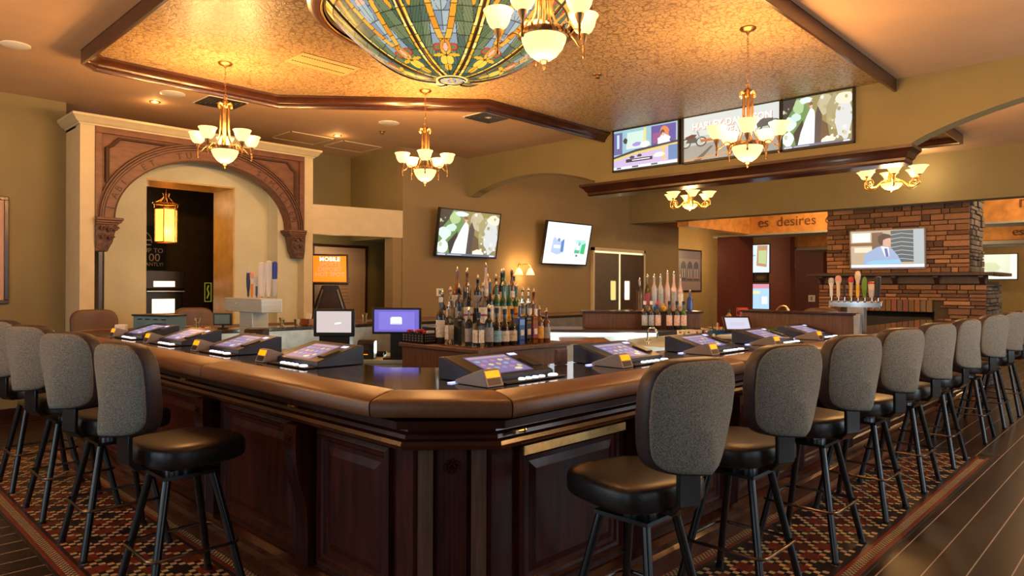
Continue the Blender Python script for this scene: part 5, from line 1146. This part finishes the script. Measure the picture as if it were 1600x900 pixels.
struct(MB().b(10.70, 10.755, 8.14, 8.22, 0, 2.26).b(12.47, 12.52, 8.14, 8.22, 0, 2.26).b(10.70, 12.52, 8.14, 8.22, 2.20, 2.26).mk('trim_11', 'cream', smooth=0), 'cream door casing')
struct(MB().b(10.6, 12.6, 8.9, 9.0, 0, 2.5).mk('kitchen_glow_sheet', 'doorlit2', smooth=0)) if 0 else None
struct(MB().b(10.755, 12.47, 8.185, 8.20, 0, 2.2).mk('kitchen_glow_sheet', 'slitlit', smooth=0), 'glowing sheet standing for the lit kitchen beyond the swing doors')  # self-glowing sheet in the doorway, stands for kitchen light through the gaps
# kiosk
t = thing('deposit_kiosk', 'black slanted kiosk with a glowing orange deposit sign standing in the alcove', 'kiosk', (5.30, 8.72, 0), RZ+.3)
MB().prism([(-.30, 0), (-.30, .95), (-.10, 1.50), (.12, 1.50), (.30, .95), (.30, 0)], -.02, .40, 'y').mk('cabinet', 'black', t, bevel=.012)
MB().prism([(-.18, 1.02), (-.07, 1.38), (.09, 1.38), (.18, 1.02)], -.03, -.018, 'y').mk('glass_panel', 'walnut', t, smooth=0)
for s_ in (-1, 1): MB().tube([(s_*.24, -.03, .98), (s_*.10, -.03, 1.44)], .012, 6).mk('side_trim', 'steeld', t)
T = Matrix.Rotation(R(-12), 3, 'X'); sg = MB(); sg.box((0, .10, 1.73), (.52, .07, .44), T); s1 = sg.mk('sign_box', 'black', t, bevel=.006)
M['orangelit'] = emis('glowing_orange_sign', (1, .22, .01), 1.0); M['pinklit'] = emis('lit_pink_letters', (1, .28, .18), 1.0)
MB().box((0, .10-.036, 1.737), (.46, .004, .38), T).mk('sign_face', 'orangelit', s1, smooth=0)
b = MB(); w2 = MB()
for k_, tx in enumerate(('MOBILE', 'SPORTS', 'DEPOSIT', 'HOT SPOT')):
    p = T @ Vector((0, -.040, .14-.075*k_)); (w2 if k_ == 0 else b).text(tx, .085, (p.x, p.y+.10, p.z+1.73), T @ VR, .001, bold=.001)
w2.mk('sign_heading', 'btn', s1, smooth=0); b.mk('sign_lettering', 'pinklit', s1, smooth=0)
# corridor: lantern, poster, teller machine, sign
t = thing('hanging_lantern', 'hexagonal brass lantern glowing amber in the dark doorway', 'lantern', (3.41, 9.66, 2.06))
b = MB()
for k_ in range(6):
    a = 2*PI*k_/6; b.tube([(.14*math.cos(a), .14*math.sin(a), 0), (.14*math.cos(a), .14*math.sin(a), .45)], .007, 6)
for z in (0, .44): b.tube([(.14*math.cos(2*PI*k_/6), .14*math.sin(2*PI*k_/6), z) for k_ in range(6)], .009, 6, closed=True)
b.mk('frame', 'bronze', t)
b = MB().lathe([(.132, .01), (.132, .44)], n=6, cap=False); b.mk('glass_panes', 'lantern', t, smooth=0)
b = MB().tube([(.155*math.cos(2*PI*k_/24), .155*math.sin(2*PI*k_/24), .51+.0*k_) for k_ in range(24)], .010, 6, closed=True).tube([(.135*math.cos(2*PI*k_/24), .135*math.sin(2*PI*k_/24), .455) for k_ in range(24)], .008, 6, closed=True)
for k_ in range(6):
    a = 2*PI*k_/6; c_, s_ = math.cos(a), math.sin(a); b.tube([(c_*.14, s_*.14, .455), (c_*.155, s_*.155, .51), (c_*.08, s_*.08, .55), (c_*.03, s_*.03, .60), (c_*.045, s_*.045, .65)], .006, 6)
b.mk('crown', 'brass', t); MB().tube([(0, 0, .58), (0, 0, 1.03)], .006, 6).mk('chain', 'bronze', t)
for x in (-.04, .04): MB().lathe([(.004, .18), (.016, .24), (.012, .28), (.002, .31)], (x, 0, 0), 10).mk('bulb', 'flame', t)
bulb((3.41, 9.45, 2.2), 5, .05)
t = thing('promotional_poster', 'dark hanging poster offering up to 100 instantly, behind the lantern', 'poster', (3.76, 11.32, 2.0))
MB().b(-.24, .24, 0, .02, -.36, .40).mk('board', 'black', t, smooth=0); b = MB()
M['printc'] = mat('cream_print', (.85, .66, .48), .6)
for tx, s_, x, z in (('UP TO', .10, .05, .02), ('$100', .17, -.02, -.09), ('INSTANTLY!', .075, -.01, -.19), ('Real. Local. Play.', .055, 0, -.30)): b.text(tx, s_, (x, -.003, z), VR, .001)
b.tube([(-.1+.13*math.cos(w*PI/10), -.003, .14+.17*math.sin(w*PI/10)) for w in range(11)], .006, 5); b.b(-.2, .02, -.004, 0, .10, .12).b(-.2, .02, -.004, 0, .17, .19).b(-.22, .22, -.004, 0, -.36, -.35); b.mk('print', 'printc', t, smooth=0)
t = thing('teller_machine', 'dark cash machine with glowing topper and screen inside the doorway', 'cash machine', (3.60, 10.2, 0), 0)
MB().prism([(-.02, 0), (-.02, 1.0), (.06, 1.05), (.06, 1.40), (.0, 1.44), (.0, 1.70), (.45, 1.70), (.45, 0)], -.26, .26, 'x').mk('cabinet', 'black', t, bevel=.012)
M['warmscreen'] = emis('lit_cream_screen', (1, .8, .6), 1.6)
MB().b(-.16, .12, -.008, .0, 1.47, 1.55).mk('topper_light', 'warmscreen', t, smooth=0); MB().b(-.16, .14, .05, .058, 1.10, 1.30).mk('screen', 'warmscreen', t, smooth=0); MB().b(-.25, .25, -.02, .02, 1.40, 1.415).mk('ledge', 'steel', t, smooth=0)
t = thing('restroom_plaque', 'small brass-green plaque on the dark corridor wall', 'sign', (4.72, 11.38, 1.40)); M['plq'] = emis('glowing_plaque', (.5, .55, .05), .35)
t.location = (4.66, 11.36, 1.38); MB().b(-.07, .07, 0, .03, -.17, .17).mk('plate', 'darkroom', t, bevel=.004); MB().b(-.055, .055, -.003, 0, -.155, -.145).b(-.055, .055, -.003, 0, .145, .155).b(-.055, -.045, -.003, 0, -.15, .15).b(.045, .055, -.003, 0, -.15, .15).tube([(-.015, -.004, -.10), (.015, -.004, -.02), (-.012, -.004, .05), (.01, -.004, .11)], .009, 6).mk('figure', 'plq', t, smooth=0)

# ceiling fittings
def speaker(x, y, z, r_, lb):
    t = thing('ceiling_speaker', lb, 'speaker', (x, y, z), 0, 'round ceiling speakers'); MB().lathe([(r_, 0), (r_, -.008), (r_-.012, -.012), (0, -.012)], n=36, cap=False).mk('grille', 'white', t); return t
speaker(2.79, 7.73, CZ, .125, 'round white ceiling speaker left of the arch chandelier'); speaker(5.16, 7.13, CZ, .13, 'round white ceiling speaker above the middle chandelier'); speaker(1.30, 7.14, CZ, .11, 'round white ceiling speaker near the upper left edge')
def vent(x, y, lb, s_=.27, rz=0):
    t = thing('air_vent', lb, 'air vent', (x, y, CZ), rz, 'square ceiling air vents')
    MB().b(-s_, s_, -s_, s_, -.006, 0).mk('plate', 'white', t, smooth=0)
    b = MB()
    for k_ in range(4):
        q = s_*(.88-.2*k_)
        for sx in (-1, 1): b.box((sx*q, 0, -.010), (.03, 2*q, .008)); b.box((0, sx*q, -.010), (2*q, .03, .008))
    b.mk('slats', 'black', t, smooth=0); return t
vent(3.30, 7.72, 'square slatted air vent behind the arch chandelier', .22); vent(5.80, 6.0, 'square slatted air vent beside the jog of the ceiling frame', .22)
t = thing('air_vent', 'flat gold-painted return grille in the wallpapered ceiling', 'air vent', (3.37, 5.67, CZ-.006)); MB().b(-.30, .30, -.17, .17, -.006, 0).mk('plate', 'mustard', t, smooth=0)
b = MB()
for j in (-1, 1):
    for i in range(22): b.b(-.27+i*.025, -.257+i*.025, j*.085-.012, j*.085+.006, -.008, -.005)
b.mk('slots', 'black', t, smooth=0)
for (x, y, lb) in ((2.78, 8.22, 'recessed downlight in front of the carved arch'), (5.12, 8.25, 'recessed downlight above the alcove header')):
    t = thing('downlight', lb, 'downlight', (x, y, CZ), 0, 'recessed downlights'); MB().lathe([(.055, 0), (.06, -.006), (.045, -.008), (.04, -.002)], n=20, cap=False).mk('trim_ring', 'bronze', t); MB().lathe([(.04, -.003), (.025, -.008), (0, -.01)], n=16, cap=False).mk('lens', 'shade', t)
    bulb((x, y, CZ-.06), 2.5, .03)
for (x, y, z, lb) in ((5.38, 7.58, CZ, 'sprinkler head beside the middle ceiling speaker'), (5.34, 4.02, CZ-.006, 'sprinkler head in the wallpapered ceiling by the header televisions')):
    t = thing('sprinkler_head', lb, 'sprinkler', (x, y, z), 0, 'ceiling sprinkler heads'); MB().lathe([(.04, 0), (.038, -.006), (.012, -.01), (.010, -.03)], n=16).mk('escutcheon', 'bronze', t); MB().lathe([(.026, -.034), (.028, -.036), (.008, -.04)], n=12).mk('deflector', 'bronze', t)
for (x0, x1, y0, y1, lb) in ((4.55, 5.2, 8.46, 9.0, 'left'), (5.35, 6.0, 8.46, 9.0, 'right')):
    t = thing('access_panel', '%s of the two flush access panels in the ceiling above the alcove' % lb, 'access panel', ((x0+x1)/2, (y0+y1)/2, CZ), 0, 'ceiling access panels')
    MB().b(-.31, .31, -.26, .26, -.006, 0).mk('panel', 'ceil', t, smooth=0); MB().b(-.33, .33, -.28, -.265, -.010, 0).b(-.33, .33, .265, .28, -.010, 0).b(-.33, -.315, -.28, .28, -.010, 0).b(.315, .33, -.28, .28, -.010, 0).mk('frame', 'cream', t, smooth=0)

# ================================================================ FIREPLACE
t = thing('stone_fireplace', 'tall ledge-stone fireplace chimney with a dark wood mantel beyond the bar', 'fireplace', (12.6, 0, 0))
def stones(b, axis, c, a0, a1, z0, z1, sgn, holes=()):
    z = z0
    while z < z1-.01:
        h = min(random.choice((.05, .06, .07, .085, .10)), z1-z); a = a0
        while a < a1-.005:
            w = min(random.uniform(.09, .38), a1-a)
            if a1-(a+w) < .06: w = a1-a
            if not any(a+w > q[0]+.005 and a < q[1]-.005 and z+h > q[2]+.005 and z < q[3]-.005 for q in holes):
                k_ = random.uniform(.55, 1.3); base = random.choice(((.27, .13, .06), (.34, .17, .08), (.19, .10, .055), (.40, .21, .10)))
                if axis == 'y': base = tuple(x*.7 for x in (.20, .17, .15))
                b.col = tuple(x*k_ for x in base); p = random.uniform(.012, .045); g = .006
                if axis == 'x': b.b(c-p, c+.02, a+g, a+w-g, z+g, z+h-g)
                else: b.b(a+g, a+w-g, c-p, c+.02, z+g, z+h-g)
            a += w
        z += h
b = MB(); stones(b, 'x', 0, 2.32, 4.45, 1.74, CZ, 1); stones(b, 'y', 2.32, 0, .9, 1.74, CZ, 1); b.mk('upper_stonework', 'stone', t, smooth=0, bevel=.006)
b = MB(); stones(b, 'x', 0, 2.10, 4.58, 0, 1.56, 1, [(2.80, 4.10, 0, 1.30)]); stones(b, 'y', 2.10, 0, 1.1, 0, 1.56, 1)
for i in range(15):
    b.col = tuple(x*random.uniform(.7, 1.2) for x in (.27, .14, .07)); y = 2.82+i*.085; b.b(-.04, .02, y+.005, y+.08, 1.11, 1.30)
b.mk('lower_stonework', 'stone', t, smooth=0, bevel=.006)
MB().b(.02, 1.0, 2.33, 4.45, 1.6, CZ).b(.02, 1.1, 2.12, 2.80, 0, 1.6).b(.02, 1.1, 4.10, 4.58, 0, 1.6).b(.02, 1.1, 2.8, 4.1, 1.12, 1.6).b(.6, 1.1, 2.8, 4.1, 0, 1.12).mk('core', 'darkroom', t, smooth=0)
MB().b(.03, .05, 2.85, 4.05, .2, 1.02).mk('fire_screen', 'black', t, smooth=0)
b = MB().b(-.22, .02, 1.98, 4.72, 1.69, 1.74).b(-.20, 1.15, 1.95, 2.12, 1.69, 1.74); b.b(-.06, .0, 2.08, 4.60, 1.56, 1.69); m_ = b.mk('mantel_shelf', 'doorw', t, bevel=.006)
for y in (2.15, 2.75, 3.35, 3.95, 4.5): MB().prism([(0, 1.56), (-.06, 1.56), (-.10, 1.62), (-.18, 1.66), (-.18, 1.69), (0, 1.69)], y-.035, y+.035, 'y').mk('corbel', 'doorw', m_, bevel=.004)
# maroon columns
for (x, y, w, d, lb, zt) in ((15.0, 7.28, .8, .50, 'nearest maroon column, beneath the corner of the orange fascia', 2.66), (17.0, 6.88, .28, .50, 'middle maroon column beside the narrow dark door', 3.5), (18.99, 6.8, .5, .75, 'farthest maroon column next to the stone fireplace', 3.5)):
    o = MB().b(0, w, 0, d, 0, zt).mk('maroon_column', 'maroon', smooth=0, loc=(x, y, 0)); struct(o, lb); o.name = 'wall_column'
t = thing('narrow_door', 'narrow dark door with a pale frame between the maroon columns', 'door', (19.95, 7.75, 0), -PI/2)
MB().b(-.28, .28, -.02, .03, 0, 2.05).mk('leaf', 'doorw', t, smooth=0); MB().b(-.33, -.28, -.03, .03, 0, 2.1).b(.28, .33, -.03, .03, 0, 2.1).b(-.33, .33, -.03, .03, 2.05, 2.12).mk('frame', 'cream', t, smooth=0); MB().b(-.02, .02, -.03, -.02, 0, 2.0).mk('glazed_strip', 'btn', t, smooth=0)
t = thing('small_picture', 'small dark framed picture between the maroon columns', 'picture', (19.93, 8.95, 1.78), -PI/2)
MB().b(-.24, .24, 0, .03, -.14, .14).mk('frame', 'black', t, smooth=0); picture(t, [((.10, .07, .06), rect(.04, .06, .96, .94)), ((.3, .2, .12), blob(.5, .5, .3, .25))], .42, .24, 'print', y=-.002, m='col')
# dining chairs and tables beyond the bar
def wchair():
    t = thing('dining_chair', '', 'chair')
    MB().b(-.21, .21, -.21, .21, .43, .46).mk('seat', 'chairw', t, bevel=.01)
    for sx in (-1, 1):
        for sy in (-1, 1): MB().tube([(sx*.18, sy*.18, .43), (sx*.19, sy*.2, 0)], .02, 8).mk('leg', 'chairw', t)
    for s_ in (-1, 1): MB().tube([(s_*.18, .19, .45), (s_*.19, .25, 1.0)], .018, 8).mk('back_post', 'chairw', t)
    MB().box((0, .25, .96), (.38, .025, .12)).box((0, .23, .75), (.36, .02, .05)).mk('backrest', 'chairw', t, bevel=.006); return t
w0 = wchair(); index(w0)
for i, (x, y, a, lb) in enumerate(((9.3, 7.75, .1, 'honey wood dining chair near the khaki wall, right of the bottles'), (14.0, 6.0, 1.3, 'honey wood dining chair behind the clear spirits'), (14.6, 5.2, 2.0, 'honey wood dining chair beyond the rear service counter'))):
    o = w0 if i == 0 else dup(w0, (x, y, 0), a, lb); o.location = (x, y, .0); o.rotation_euler = (0, 0, a); tag(o, lb, 'chair', 'wooden dining chairs beyond the bar')
t = thing('dining_table', 'dark round dining table beyond the bar near the mustard wall', 'table', (14.3, 5.6 if 0 else 6.6, 0)); MB().lathe([(.5, .73), (.5, .76), (0, .76)], n=32, cap=False).lathe([(.5, .73), (0, .73)], n=32, cap=False).mk('tabletop', 'chairw', t); MB().lathe([(.25, 0), (.25, .03), (.04, .06), (.04, .73)], n=20).mk('pedestal', 'blackm', t)
# point lights without fixtures, added to brighten the back rooms
for p, e in (((14.9, 8.4, 2.2), 40), ((3.3, 10.4, 2.7), 7), ((16.6, 8.3, 2.3), 26), ((16.3, 3.5, 2.3), 50), ((13.7, 4.8, 3.2), 120), ((18.7, 1.5, 2.2), 30), ((5.6, 9.1, 2.0), 6), ((13.7, 1.0, 3.2), 110), ((11.6, 2.8, 3.2), 14)): bulb(p, e, .12, (1, .66, .32))

for p, e in (((5.3, 4.5, .8), 4), ((4.9, 3.2, .8), 7), ((6.75, 3.1, 1.0), 4), ((3.9, 4.9, .95), 7), ((6.0, 4.05, .9), 5)): bulb(p, e, .1, (.93, 1, .88))  # unseen cool fill lights added to brighten the inside of the bar

glassware((3.52, 6.72, CT), 'stack of clear glasses on the far counter above the black receipt printer', 2)
glassware((3.70, 6.74, CT), 'single clear tumbler on the far counter beside the alcove pier', 1)
glassware((4.55, 6.74, CT), 'stack of clear glasses on the far counter between the order screens', 3)
glassware((4.68, 6.70, CT), 'clear glass stack just right of the stack between the order screens', 2)
glassware((2.66, 6.45 if 0 else 6.72, CT), 'tall clear glass stack on the far counter behind the condiment caddy', 3)
t = thing('small_monitor', 'small black monitor on the far counter left of the steel beer tower', 'monitor', (2.93, 6.80, CT), RZ)
MB().b(-.09, .09, 0, .03, .03, .15).mk('housing', 'black', t, bevel=.005); MB().b(-.04, .04, -.02, .06, 0, .01).b(-.01, .01, .01, .03, .01, .04).mk('stand', 'black', t, bevel=.003); MB().b(-.075, .075, -.003, .001, .045, .135).mk('display', 'slate', t, smooth=0)
t = thing('wooden_tray', 'brown wooden menu tray on the far counter right of the black receipt printer', 'tray', (3.95, 6.78, CT), 0)
MB().b(-.14, .14, -.08, .08, 0, .012).b(-.14, .14, -.08, -.068, .012, .07).b(-.14, .14, .068, .08, .012, .07).b(-.14, -.128, -.08, .08, .012, .07).b(.128, .14, -.08, .08, .012, .07).mk('tray', 'chairw', t, bevel=.003)
for i in range(4): MB().box((-.09+i*.06, 0, .07), (.008, .11, .11), Matrix.Rotation(.15, 3, 'Y')).mk('menu', ('paper', 'walnut')[i % 2], t, smooth=0)
t = thing('coin_tray', 'black tray of small change and slips beneath the purple order screen', 'tray', (3.245, 4.706, .9305), RZ)
MB().b(-.11, .11, -.07, .07, 0, .01).b(-.11, .11, -.07, -.062, .01, .03).b(-.11, .11, .062, .07, .01, .03).mk('tray', 'black', t, smooth=0)
for i in range(6): MB().box((-.08+i*.03, random.uniform(-.03, .03), .018), (.03, .04, .012), Matrix.Rotation(i*.7, 3, 'Z')).mk('slip', 'paper', t, smooth=0)
